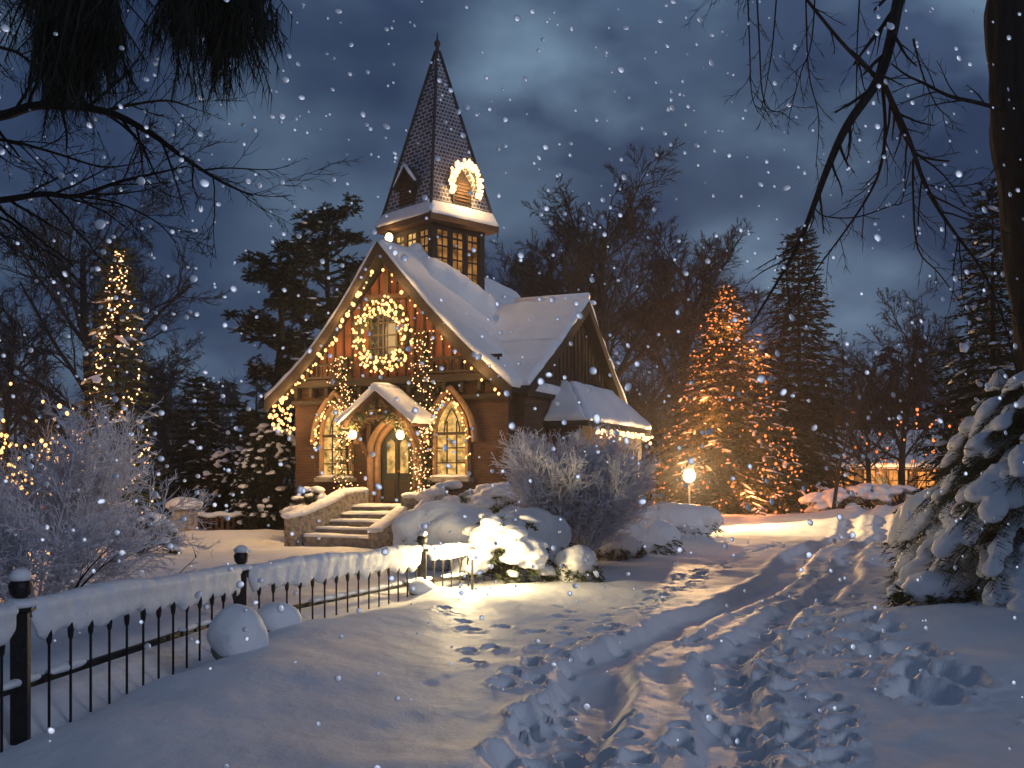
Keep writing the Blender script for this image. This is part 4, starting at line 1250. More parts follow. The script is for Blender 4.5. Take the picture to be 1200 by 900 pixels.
# ---- big snow laden spruce at the right
def laden_spruce(label, loc, seed, H, rad, whorls, per, group='snow laden spruces on the right'):
    rng = random.Random(seed)
    o = thing('snow_laden_spruce', label, 'tree', loc, 0, group)
    tr, cr, sn = MB(), MB(), MB()
    tr.tube([(0, 0, -0.3), (0, 0, H * 0.6), (0, 0, H)], [0.11, 0.07, 0.015], 7)
    for w_ in range(whorls):
        f = w_ / (whorls - 1); z = H * (0.10 + 0.88 * f)
        for k in range(max(3, int(per * (1 - 0.6 * f)))):
            a = rng.uniform(0, 6.28); ln = (rad * (1 - f ** 1.6) ** 0.75 + 0.12) * rng.uniform(0.75, 1.1)
            d = Vector((math.cos(a), math.sin(a), 0)); pts = []
            for i in range(7):
                t = i / 6; pts.append(Vector((0, 0, z)) + d * (ln * t) + Vector((0, 0, ln * (0.10 * t - 0.62 * t * t))))
            cr.tube(pts, [0.03 * (1 - 0.12 * i) for i in range(7)], 4, cap=False)
            s_ = Vector((-d.y, d.x, 0))
            for j in range(26):
                t = 0.15 + 0.85 * (j + rng.random()) / 26; i = min(int(t * 6), 5); q = pts[i].lerp(pts[i + 1], t * 6 - i)
                dd = (pts[i + 1] - pts[i]).normalized()
                nd = dd * 0.7 + s_ * (1 if j % 2 else -1) * rng.uniform(0.4, 1.0) + Vector((0, 0, rng.uniform(-0.7, -0.1)))
                spray(cr, rng, q, nd, 0.36 * rng.uniform(0.7, 1.2), 14, 0.008, 0.35)
            # pillows of snow strung along the bough, growing outwards
            nb = max(2, int(ln / 0.17))
            for j in range(nb):
                t = 0.35 + 0.62 * (j + 0.5) / nb; i = min(int(t * 6), 5); q = pts[i].lerp(pts[i + 1], t * 6 - i)
                dd = (pts[i + 1] - pts[i]).normalized()
                wd_ = rng.uniform(0.09, 0.20) * (0.6 + 0.6 * t) * (1 - 0.3 * f)
                if rng.random() < 0.14: continue
                for u in range(2): spray(cr, rng, q + Vector((0, 0, wd_ * 0.2)), rvec(rng) + dd * 0.9 + Vector((0, 0, -0.1)), wd_ * 2.1, 9, 0.007, 0.3)
                rot = Matrix.Rotation(a, 3, 'Z') @ Matrix.Rotation(-math.asin(max(-1, min(1, dd.z))), 3, 'Y')
                sn.blob(q + Vector((0, 0, wd_ * 0.42)), (wd_ * 1.25, wd_ * 1.05, wd_ * 0.66), 2, 0.25, 1.5, rng.random() * 90, rot)
    sn.blob((0, 0, H), (0.14, 0.14, 0.22), 2, 0.2)
    tr.build('trunk', M['bark'], o); cr.build('crown', M['needles'], o)
    roughen(fuse(sn, 0.030, 2), 0.018, 7).build('snow', M['snow'], o, smooth=True)
    return o
laden_spruce('large spruce bowed under thick snow pillows at the right of the path', atg(1054, 13.6), 61, 3.1, 1.75, 16, 15)
laden_spruce('second snow pillowed spruce half behind the larger one on the right', atg(1018, 17.0), 62, 3.3, 1.5, 14, 13)
# ground-sweeping bough of the big spruce
snow_dome('low snow covered bough sweeping the ground under the large spruce', atg(962, 13.2), 66, 0.42, 0.3, 0.40, 'snow_covered_branch', 'snow laden spruces on the right')
snow_dome('rounded snow mound bush by the path left of the large spruce', atg(966, 19.5), 67, 0.9, 0.7, 1.55, 'snow_covered_bush', 'snow domed bushes by the fence')

# added spruces beside and behind the viewer: unseen, there to shade the near snow
SH = 'added spruces shading the near snow'
SL = 'added dark spruce out of view, placed to shade the snow'
sh0, _t = conifer('spruce_tree', SL, (12.4, 6.9, -0.1), 95, 10.5, 3.2, SH, whorls=20, per=12, needles=8, wid=0.07, snow_amt=0.0, tip=0.8, mat='needles_dark')
for x, y, s_ in ((10.0, 9.9, 0.72), (16.5, 5.6, 1.0), (-3.2, -5.0, 1.0), (-7.5, -2.5, 1.0), (-9.5, 2.5, 0.9)):
    dup(sh0, (x, y, -0.1), x, SL, s_, SH)
# ------------------------------------------------------------------ trees close to the viewer, seen against the sky
def barky(mb, amp, fr):
    """push the skin of a trunk in and out so that it reads as ridged bark"""
    out = []
    for q in mb.v:
        p = Vector(q); k = mnoise.noise(Vector((p.x * fr, p.y * fr, p.z * fr * 0.16))) + 0.5 * mnoise.noise(Vector((p.x * fr * 2.3, p.y * fr * 2.3, p.z * fr * 0.5)))
        out.append(tuple(p + mnoise.noise_vector(Vector((p.x * fr, p.y * fr, p.z * fr * 0.16))) * amp))
    mb.v = out
def smooth_path(pts, n=4):
    out = []
    for i in range(len(pts) - 1):
        p0 = pts[max(i - 1, 0)]; p1 = pts[i]; p2 = pts[i + 1]; p3 = pts[min(i + 2, len(pts) - 1)]
        for k in range(n):
            t = k / n
            out.append(0.5 * ((2 * p1) + (p2 - p0) * t + (2 * p0 - 5 * p1 + 4 * p2 - p3) * t * t + (3 * p1 - p0 - 3 * p2 + p3) * t ** 3))
    out.append(pts[-1]); return out
def path_limb(rng, mb, pts, r0, r1, twig_n, twig_l, spec, sides=6, jitter=0.0, hang=0.0):
    pts = smooth_path([Vector(p) + rvec(rng) * jitter for p in pts]); n = len(pts)
    mb.tube(pts, [r0 + (r1 - r0) * i / (n - 1) for i in range(n)], sides, cap=True)
    for k in range(twig_n):
        t = 0.1 + 0.9 * (k + rng.random()) / twig_n; i = min(int(t * (n - 1)), n - 2)
        q = pts[i].lerp(pts[i + 1], t * (n - 1) - i); dd = (pts[i + 1] - pts[i]).normalized()
        s = rvec(rng); s.y *= 0.5; s = (s - dd * s.dot(dd)).normalized()
        nd = dd * 0.75 + s * rng.uniform(0.5, 0.9) + Vector((0, 0, -hang))
        r = (r0 + (r1 - r0) * t) * 0.5
        grow(rng, mb, mb, q, nd, twig_l * rng.uniform(0.5, 1.2), max(spec_min, r), 0, spec)
spec_min = 0.0035
TW = [(6, 0.16, 0.01, 6, 0.5, 36, 4), (4, 0.2, 0.0, 3, 0.55, 38, 3), (3, 0.22, 0.0, 0, 0, 0, 3)]
TWH = [(6, 0.14, -0.02, 4, 0.45, 34, 4), (3, 0.2, 0.0, 0, 0, 0, 3)]

# right: thick trunk with a hanging limb
rng = random.Random(91)
bx = 8.45; rt = thing('bare_tree', 'thick dark trunk with drooping bare limbs at the right beside the snow laden spruces', 'tree', (bx, 16.0, ground_z(bx, 16.0)), 0)
m = MB()
KS = 16 / 9.0
def path_limb_k(rng, mb, pts, r0, r1, tn, tl, spec, sides=6, jitter=0.0, hang=0.0):
    path_limb(rng, mb, pts, r0 * KS * 0.78, r1 * KS * 0.7, int(tn * 1.8), tl * KS, spec, sides, jitter * KS, hang)
spec_min = 0.006
def far_(v): return Vector((v[0] * KS, v[1] * KS, CAMZ + (v[2] - CAMZ) * KS))
tp = [far_(q) for q in [Vector((4.80, 9.0, 0.4)), Vector((4.72, 9.0, 1.2)), Vector((4.62, 9.0, 2.75)), Vector((4.50, 9.02, 4.0)), Vector((4.36, 9.05, 5.5)), Vector((4.40, 9.1, 6.6)), Vector((4.62, 9.2, 8.5))]]
sp = smooth_path(tp, 16)
m.tube([p + Vector((0.02 * mnoise.noise(p * 3), 0.02 * mnoise.noise(p * 3 + Vector((9, 0, 0))), 0)) for p in sp], [KS * (0.32 - 0.11 * i / (len(sp) - 1) + (0.16 * max(0, 1 - i / 9) ** 2)) + 0.05 * mnoise.noise(p * 1.4) for i, p in enumerate(sp)], 64)
barky(m, 0.085, 5.5)
m.build('trunk', M['bark'], rt, smooth=True, world=True)
m = MB(); Yb = 8.8 * KS
def PP(l, dy=0.0): return [P(a, b, Yb + dy * i / max(1, len(l) - 1)) for i, (a, b) in enumerate(l)]
path_limb_k(rng, m, [far_((4.42, 9.05, 6.2))] + PP([(1000, 40), (960, 75), (935, 120), (925, 165), (914, 200), (887, 240), (871, 275), (858, 310), (846, 340), (832, 366), (805, 410)], -0.5), 0.085, 0.010, 9, 0.5, TWH, 8, 0, 0.3)
path_limb_k(rng, m, PP([(850, 128), (880, 165), (900, 186), (915, 200)]), 0.018, 0.030, 4, 0.4, TWH, 6, 0, 0.2)
path_limb_k(rng, m, PP([(916, 198), (925, 217), (940, 250), (955, 292), (975, 325), (1002, 362), (1020, 402), (1038, 470)], -0.4), 0.036, 0.008, 12, 0.55, TWH, 6, 0, 0.2)
path_limb_k(rng, m, PP([(917, 200), (920, 240), (916, 275), (904, 302), (884, 332), (862, 362), (846, 392)], 0.3), 0.022, 0.006, 8, 0.4, TWH, 5, 0, 0.2)
path_limb_k(rng, m, PP([(922, 212), (932, 240), (945, 262), (958, 268), (975, 270)], 0.2), 0.02, 0.012, 2, 0.25, TWH, 5, 0, 0.1)
path_limb_k(rng, m, [far_((4.33, 9.0, 4.86)), *PP([(1000, 220), (975, 214), (955, 204), (938, 196), (925, 186)])], 0.028, 0.010, 5, 0.4, TWH, 6, 0, 0.0)
path_limb_k(rng, m, PP([(944, 268), (944, 300), (948, 345), (966, 366), (985, 392)]), 0.014, 0.006, 5, 0.35, TWH, 5, 0, 0.2)
path_limb_k(rng, m, PP([(858, 308), (868, 317), (895, 318), (925, 308), (934, 304), (942, 270)]), 0.008, 0.007, 5, 0.3, TWH, 4, 0, 0.2)
path_limb_k(rng, m, PP([(944, 165), (952, 195), (964, 222), (975, 232)]), 0.012, 0.005, 5, 0.35, TWH, 5, 0, 0.0)
path_limb_k(rng, m, PP([(955, 290), (975, 292), (1008, 288)]), 0.008, 0.005, 6, 0.35, TWH, 4)
for l in ([(800, 90), (804, 165), (806, 210), (812, 228)], [(806, 70), (812, 165), (814, 210), (822, 228), (838, 222), (848, 190)], [(830, 80), (824, 165), (818, 200), (815, 225)],
          [(862, 85), (857, 165), (848, 195), (838, 232)], [(852, 100), (853, 190), (862, 232), (861, 275)], [(900, 90), (896, 165), (894, 230), (888, 258)]):
    path_limb_k(rng, m, PP(l, -0.2), 0.010, 0.004, 6, 0.25, TWH, 4, 0.01, 0.3)
path_limb_k(rng, m, [far_((4.42, 9.1, 6.45)), *PP([(960, 30), (900, 45), (850, 70), (800, 88)])], 0.05, 0.012, 8, 0.6, TW, 6)
path_limb_k(rng, m, [far_((4.55, 9.1, 7.0)), *PP([(1080, 20), (1120, 60), (1150, 130), (1165, 200)])], 0.06, 0.008, 12, 0.7, TW, 6)
path_limb_k(rng, m, [far_((4.45, 9.05, 5.0)), *PP([(1090, 190), (1130, 210), (1170, 260), (1190, 330)])], 0.04, 0.006, 12, 0.6, TW, 6)
path_limb_k(rng, m, [far_((4.42, 9.1, 6.3)), *PP([(1000, 0), (940, -30)])], 0.06, 0.02, 5, 0.8, TW, 6)
m.build('limbs', M['bark'], rt, world=True)

spec_min = 0.0035
# left: bare tree just outside the old picture edge, limbs reaching in
rng = random.Random(92)
lt = thing('bare_tree', 'tall bare tree at the left behind the iron fence, limbs reaching over the lawn', 'tree', (-7.4, 9.8, ground_z(-7.4, 9.8)), 0)
m = MB()
sp = smooth_path([Vector((-7.4, 9.8, -0.4)), Vector((-7.32, 9.8, 1.5)), Vector((-7.4, 9.8, 3.2)), Vector((-7.3, 9.8, 5.0)), Vector((-7.45, 9.8, 8.2))], 8)
m.tube(sp, [0.27 - 0.09 * i / (len(sp) - 1) + 0.08 * max(0, 1 - i / 5) + 0.015 * mnoise.noise(p * 2.5) for i, p in enumerate(sp)], 40)
barky(m, 0.05, 9.0)
m.build('trunk', M['bark'], lt, smooth=True, world=True)
m = MB(); Yb = 9.6
path_limb(rng, m, [Vector((-7.35, 9.8, 4.6)), *PP([(60, 244), (156, 232), (195, 222), (250, 227), (288, 245), (320, 268), (350, 287), (378, 300)], -0.6)], 0.060, 0.006, 22, 0.75, TW, 7, 0, 0.12)
path_limb(rng, m, [Vector((-7.35, 9.8, 3.9)), *PP([(60, 312), (156, 304), (198, 298), (226, 300), (262, 288), (292, 281), (322, 274)], -0.4)], 0.042, 0.006, 18, 0.75, TW, 6, 0, 0.05)
path_limb(rng, m, PP([(250, 227), (272, 222), (305, 218), (330, 226)], 0.1), 0.02, 0.005, 9, 0.5, TW, 5, 0, 0.15)
path_limb(rng, m, PP([(226, 300), (262, 306), (295, 322), (312, 340)], 0.1), 0.012, 0.005, 9, 0.45, TW, 5, 0, 0.1)
path_limb(rng, m, PP([(120, 250), (165, 252), (205, 262), (250, 275), (285, 270)], 0.4), 0.02, 0.005, 14, 0.6, TW, 5, 0, 0.15)
path_limb(rng, m, PP([(100, 320), (160, 318), (190, 340), (215, 356)], 0.4), 0.018, 0.005, 10, 0.5, TW, 5, 0, 0.1)
path_limb(rng, m, [Vector((-7.35, 9.8, 5.2)), *PP([(60, 180), (160, 172), (200, 195), (230, 205)], 0.4)], 0.03, 0.005, 14, 0.6, TW, 5, 0, 0.1)
path_limb(rng, m, [Vector((-7.35, 9.8, 6.2)), *PP([(90, 70), (190, 20), (260, 10)], 0.2)], 0.05, 0.012, 14, 0.8, TW, 6)
path_limb(rng, m, [Vector((-7.35, 9.8, 3.9)), *PP([(20, 330), (60, 345), (110, 372)], 0.3)], 0.03, 0.005, 12, 0.7, TW, 6)
m.build('limbs', M['bark'], lt, world=True)

# overhanging pine with long drooping needles, top left
rng = random.Random(93)
pt = thing('pine_tree', 'dark pine at the top left with long drooping needle boughs hanging into the sky', 'tree', (-5.9, 7.6, ground_z(-5.9, 7.6)), 0)
m = MB(); m.tube(smooth_path([Vector((-5.9, 7.6, -0.4)), Vector((-5.85, 7.6, 2.5)), Vector((-5.7, 7.6, 5.2)), Vector((-5.6, 7.6, 7.0))], 6), [0.24 - 0.005 * i for i in range(19)], 12)
m.build('trunk', M['bark'], pt, smooth=True, world=True)
m = MB(); nd = MB(); Yb = 7.9
limbs_ = [[Vector((-5.65, 7.6, 5.9)), *PP([(80, 60), (160, 92), (215, 120), (235, 150)])],
          [Vector((-5.65, 7.6, 5.6)), *PP([(90, 95), (150, 118), (195, 140), (215, 175)])],
          [Vector((-5.6, 7.6, 6.5)), *PP([(140, 20), (240, 52), (310, 95), (345, 140)])],
          [Vector((-5.6, 7.6, 6.7)), *PP([(160, 0), (280, 40), (340, 90), (372, 150)])],
          [Vector((-5.65, 7.6, 5.4)), *PP([(40, 100), (90, 130), (120, 165)])]]
for l in limbs_:
    sp = smooth_path(l, 5); m.tube(sp, [0.040 - 0.032 * i / (len(sp) - 1) for i in range(len(sp))], 6)
    for k in range(130):       # needles all along the bough
        t = 0.25 + 0.75 * rng.random(); i = min(int(t * (len(sp) - 1)), len(sp) - 2); q = sp[i].lerp(sp[i + 1], rng.random()) + rvec(rng) * 0.05
        spray(nd, rng, q, (sp[i + 1] - sp[i]).normalized() * 0.5 + rvec(rng) * 0.6 + Vector((0, 0, -0.7)), 0.30, 8, 0.0035, 0.5)
def hanging(px0, px1, py0, py1, n, dep=0.35):
    """shoots hanging from a bough, each a brush of long needles"""
    for k in range(n):
        a = P(rng.uniform(px0, px1), rng.uniform(py0, py0 + 0.5 * (py1 - py0)), Yb + rng.uniform(-dep, dep))
        ln = rng.uniform(0.25, 0.55) * (py1 - py0) / 100.0
        d = Vector((rng.gauss(0, 0.38), rng.gauss(0, 0.3), -1)).normalized()
        pts, rads = limb(rng, a, d, ln, 0.010, 0.004, 4, 0.1, -0.05)
        m.tube(pts, rads, 3, cap=False)
        for j in range(30):
            t = rng.random(); i = min(int(t * 4), 3); q = pts[i].lerp(pts[i + 1], t * 4 - i)
            dirn = (Vector((rng.gauss(0, 0.33), rng.gauss(0, 0.33), -1))).normalized() * rng.uniform(0.14, 0.26)
            w_ = dirn.cross(rvec(rng)).normalized() * 0.0035
            nd.add([q - w_, q + w_, q + dirn], [(0, 1, 2)])
hanging(188, 264, 100, 222, 170); hanging(198, 232, 170, 240, 30); hanging(306, 374, 84, 212, 150); hanging(298, 330, 90, 180, 30)
hanging(60, 150, 60, 150, 60); hanging(90, 130, 130, 185, 14); hanging(225, 330, 20, 130, 70); hanging(370, 400, 110, 180, 14)
m.build('limbs', M['bark'], pt, world=True); nd.build('needle_boughs', M['needles_dark'], pt, world=True)
# ------------------------------------------------------------------ lights of the place
def bulb_mesh(r, mat, name='bulb'):
    m = MB(); m.blob((0, 0, 0), (r, r, r * 1.15), 1, 0); return m.mesh(name, M[mat], True)
def string_lights(name, label, pts, r, mat, cat='fairy lights', wire=None, group=None, extra=None, wire_r=0.008):
    """bulbs at pts; the hundred nearest are parts of their own, the rest one part"""
    base = Vector(min(pts, key=lambda q: q[2])); 
    o = thing(name, label, cat, base, 0, group)
    if wire:
        m = MB()
        for wv in wire: m.tube(wv, wire_r, 4)
        m.build('wire', M['wire'], o, world=True)
    if extra: extra(o)
    me = bulb_mesh(r, mat)
    order = sorted(pts, key=lambda q: Vector(q).length)
    for q in order[:100]:
        b = bpy.data.objects.new('bulb', me); col.objects.link(b); b.parent = o; b.location = Vector(q) - base
        s = random.choice((0.55, 0.75, 0.9, 1.0, 1.1, 1.4)); b.scale = (s, s, s)
    if len(order) > 100:
        m = MB()
        for q in order[100:]: m.blob(q, (r, r, r), 1, 0)
        b = m.build('bulb', M[mat], o, True, world=True); b['kind'] = 'stuff'
    return o
def lamp_light(parent, loc, power, color=(1.0, 0.62, 0.28), r=0.05, name='lamp_light'):
    l = bpy.data.lights.new(name, 'POINT'); l.energy = power; l.color = color; l.shadow_soft_size = r
    o = bpy.data.objects.new(name, l); col.objects.link(o); o.parent = parent; o.location = loc
    return o
random.seed(3)
rng = random.Random(3)
WARM = (1.0, 0.60, 0.23)

# wreath on the gable
WC = cl(0.0, -0.30, 5.95)
def ring_pt(a, rr, rad=0.80):
    """point on the wreath: a around, rr = (radial, outward) offset"""
    return cl(0.12 + (rad + rr[0]) * math.cos(a), -0.30 - rr[1], 5.86 + (rad + rr[0]) * 1.06 * math.sin(a))
def wreath_foliage(o):
    m = MB()
    for k in range(420):
        a = rng.uniform(0, 6.283); p = ring_pt(a, (rng.gauss(0, 0.10), rng.uniform(-0.05, 0.14)))
        t = UX * -math.sin(a) + Vector((0, 0, math.cos(a))); c = UX * math.cos(a) + Vector((0, 0, math.sin(a)))
        spray(m, rng, p, t + c * rng.gauss(0, 0.9) - UY * rng.uniform(0, 0.6), 0.24, 8, 0.014, 0.1)
    m.build('foliage', M['needles'], o, world=True)
    m = MB(); m.tube([ring_pt(k / 32 * 6.2832, (0, 0.0)) for k in range(33)], 0.09, 6); m.build('ring', M['dark_timber'], o, world=True)
pts = []
for k in range(210):
    a = rng.uniform(0, 6.283); pts.append(ring_pt(a, (rng.uniform(-0.24, 0.24), rng.uniform(0.06, 0.20))))
wr = string_lights('wreath', 'huge round fir wreath full of warm lights on the church gable', pts, 0.040, 'bulb', 'wreath', extra=wreath_foliage)
lamp_light(wr, cl(0.1, -0.85, 5.9) - wr.location, 210, WARM, 0.7)

# garlands running down both sides of the porch
def garland(x, z0, z1, w_, n, label):
    def fol(o):
        m = MB()
        for k in range(int(200 * (z1 - z0) / 3)):
            z = rng.uniform(z0, z1); p = cl(x + rng.gauss(0, w_ * 0.42) + 0.1 * math.sin(z * 2.1), -0.24 + rng.gauss(0, 0.09), z)
            spray(m, rng, p, rvec(rng) - UY * 0.5 + Vector((0, 0, -0.3)), 0.26, 8, 0.015, 0.2)
        m.build('foliage', M['needles'], o, world=True)
        m = MB(); m.tube([cl(x + 0.06 * math.sin(z0 + k), -0.12, z0 + (z1 - z0) * k / 10) for k in range(11)], 0.05, 5); m.build('stem', M['bark'], o, world=True)
    pts = []
    for k in range(n):
        z = rng.uniform(z0, z1); pts.append(cl(x + rng.gauss(0, w_ * 0.5) + 0.1 * math.sin(z * 2.1), -0.38 + rng.uniform(-0.12, 0.06), z))
    return string_lights('light_garland', label, pts, 0.019, 'bulb_soft', 'garland', group='light garlands at the porch', extra=fol)
garland(-1.20, 1.05, 5.35, 0.40, 230, 'tall fir garland of tiny warm lights left of the porch')
garland(1.45, 1.1, 5.9, 0.44, 260, 'tall fir garland of tiny warm lights right of the porch')
def porch_green(o):
    m = MB()
    for k in range(150):
        t = rng.uniform(-1, 1); z = PA - 0.35 - abs(t) * (PA - PZ - 0.05) + rng.gauss(0, 0.07)
        spray(m, rng, cl(DX + t * 1.0, PY + 0.0 + rng.gauss(0, 0.05), z), rvec(rng) + Vector((0, 0, -0.5)), 0.25, 8, 0.015, 0.2)
    m.build('foliage', M['needles'], o, world=True)
string_lights('porch_garland', 'dark fir garland under the small snowy porch gable', [cl(DX + t * 0.95, PY - 0.06, PA - 0.38 - abs(t) * 0.9) for t in (-0.9, -0.6, -0.25, 0.2, 0.55, 0.85)], 0.02, 'bulb', 'garland', extra=porch_green)

# strings along the gable verges
def verge_pts(prof, n, t0, t1, dz=0.48, jit=0.05):
    out = []
    for k in range(n):
        t = min(t1, max(t0, t0 + (t1 - t0) * (k + rng.uniform(-0.55, 0.55)) / (n - 1))); f = t * 8; i = min(int(f), 7); f -= i
        x = prof[i][0] * (1 - f) + prof[i + 1][0] * f; z = prof[i][1] * (1 - f) + prof[i + 1][1] * f
        out.append(cl(x, Y0 - 0.02 + rng.gauss(0, 0.03), z - dz + rng.gauss(0, jit)))
    return out
vp = verge_pts(pl, 44, 0.05, 0.97, 0.56, 0.08)
o = string_lights('string_lights', 'bright string of warm bulbs hugging the left slope of the church gable', vp, 0.052, 'bulb', wire=[vp], group='light strings on the church')
for i in (4, 11, 18, 25, 32, 39): lamp_light(o, vp[i] - o.location + UY * -0.22, 28, WARM, 0.12)
vp = verge_pts(pr, 19, 0.05, 0.90, 0.52, 0.10)
o = string_lights('string_lights', 'sparser string of warm bulbs along the right slope of the church gable', vp, 0.040, 'bulb', wire=[vp], group='light strings on the church')
for i in (3, 9, 15): lamp_light(o, vp[i] - o.location + UY * -0.40, 30, WARM, 0.12)
pts = [cl(XL - 0.25 + rng.uniform(-0.25, 0.45), -0.35 + rng.uniform(-0.15, 0.1), rng.uniform(3.1, 3.95)) for k in range(46)]
o = string_lights('string_lights', 'cluster of warm bulbs dangling at the left eaves corner', pts, 0.04, 'bulb', group='light strings on the church')
lamp_light(o, cl(XL - 0.1, -0.6, 3.6) - o.location, 12, WARM, 0.15)
def window_string(cx, n, label, both):
    ln = arch_line(cx, 0.62, 2.6, 4.12, 12); path = [(cx - 0.62, 1.9)] + ln + [(cx + 0.62, 1.9)]
    pts = []
    for k in range(n):
        t = rng.uniform(0 if both else 0.0, 0.999) * (len(path) - 1); i = int(t); f = t - i
        pts.append(cl(path[i][0] * (1 - f) + path[i + 1][0] * f + rng.gauss(0, 0.05), -0.30, path[i][1] * (1 - f) + path[i + 1][1] * f + rng.gauss(0, 0.05)))
    o = string_lights('string_lights', label, pts, 0.027, 'bulb', wire=[[cl(a, -0.27, b) for a, b in path]], group='light strings on the church')
    lamp_light(o, cl(cx, -1.05, 3.0) - o.location, 42, WARM, 0.3)
window_string(2.17, 64, 'warm light string around the right arched church window', True)
window_string(-1.66, 56, 'warm light string around the left arched church window', True)
# tower dormer
pts = []
for k in range(190):
    a = math.pi * (-0.15 + 1.30 * rng.random()); r_ = rng.uniform(0.48, 0.70)
    q = TD(r_ * 0.92 * math.cos(a), -1.40 + rng.uniform(-0.03, 0.05), 10.52 + r_ * 1.1 * math.sin(a)); pts.append(cl(*q))
def dormer_ring(o):
    m = MB(); m.tube([cl(*TD(0.5 * math.cos(math.pi * (-0.12 + 1.24 * k / 16)), -1.33, 10.52 + 0.55 * math.sin(math.pi * (-0.12 + 1.24 * k / 16)))) for k in range(17)], 0.07, 6); m.build('ring', M['needles'], o, world=True)
o = string_lights('light_arch', 'glowing arch of lights framing the right dormer of the spire', pts, 0.048, 'bulb_soft', 'fairy lights', extra=dormer_ring)
lamp_light(o, cl(*TD(0, -1.65, 10.45)) - o.location, 110, WARM, 0.2)
# bay eaves
pts = [cl(BX + 0.03 + rng.gauss(0, 0.03), TDp + BS0 + 0.7 + (BS1 - BS0 - 0.75) * k / 79, bz - 0.20 - abs(rng.gauss(0, 0.10))) for k in range(80)]
wirep = [cl(BX + 0.02, TDp + BS0 + 0.7 + (BS1 - BS0 - 0.75) * k / 20, bz - 0.17) for k in range(21)]
o = string_lights('string_lights', 'fringe of warm lights under the snowy bay roof on the right', pts, 0.040, 'bulb_soft', wire=[wirep], group='light strings on the church')
lamp_light(o, cl(BX + 0.3, TDp + 1.6, bz - 0.3) - o.location, 16, WARM, 0.3); lamp_light(o, cl(BX + 0.3, TDp - 0.6, bz - 0.3) - o.location, 9, WARM, 0.3)

# lanterns
def wall_lantern(q, label, power, s=1.0, hang=0.3, group='porch lanterns'):
    o = thing('hanging_lantern', label, 'lantern', q, 0, group)
    m = MB(); m.blob((0, 0, 0), (0.10 * s, 0.10 * s, 0.12 * s), 2, 0); m.build('globe', M['globe'], o, smooth=True)
    m = MB(); m.tube([(0, 0, 0.11 * s), (0, 0, 0.15 * s), (0, 0, 0.16 * s), (0, 0, hang)], [0.09 * s, 0.07 * s, 0.012, 0.012], 8); m.build('cap', M['iron'], o)
    m = MB(); m.tube([(0, 0, -0.16 * s), (0, 0, -0.11 * s)], [0.02, 0.06 * s], 8); m.build('base', M['iron'], o)
    lamp_light(o, (-UY * 0.16)[:], power, WARM, 0.10)
wall_lantern(cl(DX - 0.78, -1.16, 3.02), 'glowing globe lantern hanging left under the porch', 190, 1.1)
wall_lantern(cl(DX + 0.76, -1.16, 2.98), 'glowing globe lantern hanging right under the porch', 190, 1.1)
u, v = trot(-0.72, -1.30); wall_lantern(cl(u, v, 9.12), 'bright lantern under the left eaves of the tower', 20, 1.2, 0.25)
# interior glow falls out through the door panes
# garden lantern in front of the snow bushes
gx, gy = at(566, 17.0); gz = ground_z(gx, gy)
o = thing('garden_lantern', 'small dazzling garden lantern in the snow before the warmly lit bushes', 'lantern', (gx, gy, gz))
m = MB(); m.tube([(0, 0, -0.2), (0, 0, 0.50)], [0.025, 0.02], 8); m.build('post', M['iron'], o)
m = MB(); m.blob((0, 0, 0.58), (0.07, 0.07, 0.085), 3, 0); m.build('globe', M['globe'], o, smooth=True)
m = MB(); m.tube([(0, 0, 0.66), (0, 0, 0.685), (0, 0, 0.71)], [0.07, 0.04, 0.01], 10); m.build('cap', M['iron'], o)
lamp_light(o, (-0.05, -0.26, 0.72), 270, (1.0, 0.74, 0.36), 0.13)
# street lamp
lx, ly = at(752, 38.0); lz = ground_z(lx, ly)
o = thing('street_lamp', 'short black street lamp blazing beside the glowing fir', 'street lamp', (lx, ly, lz))
m = MB(); m.tube([(0, 0, -0.2), (0, 0, 0.25), (0, 0, 0.28), (0, 0, 1.55)], [0.09, 0.08, 0.045, 0.035], 8); m.build('post', M['iron'], o)
m = MB(); m.tube([(0, 0, 1.55), (0, 0, 1.62)], [0.05, 0.14], 8); m.tube([(0, 0, 2.10), (0, 0, 2.25), (0, 0, 2.34)], [0.22, 0.08, 0.01], 8)
for k in range(4):
    a = k * math.pi / 2 + 0.4; m.tube([(0.14 * math.cos(a), 0.14 * math.sin(a), 1.62), (0.19 * math.cos(a), 0.19 * math.sin(a), 2.10)], 0.012, 4)
m.build('lantern_frame', M['iron'], o)
m = MB(); m.blob((0, 0, 1.85), (0.22, 0.22, 0.24), 3, 0); m.build('globe', M['globe'], o, smooth=True)
lamp_light(o, (0.0, -0.32, 1.95), 4200, (1.0, 0.62, 0.27), 0.15)

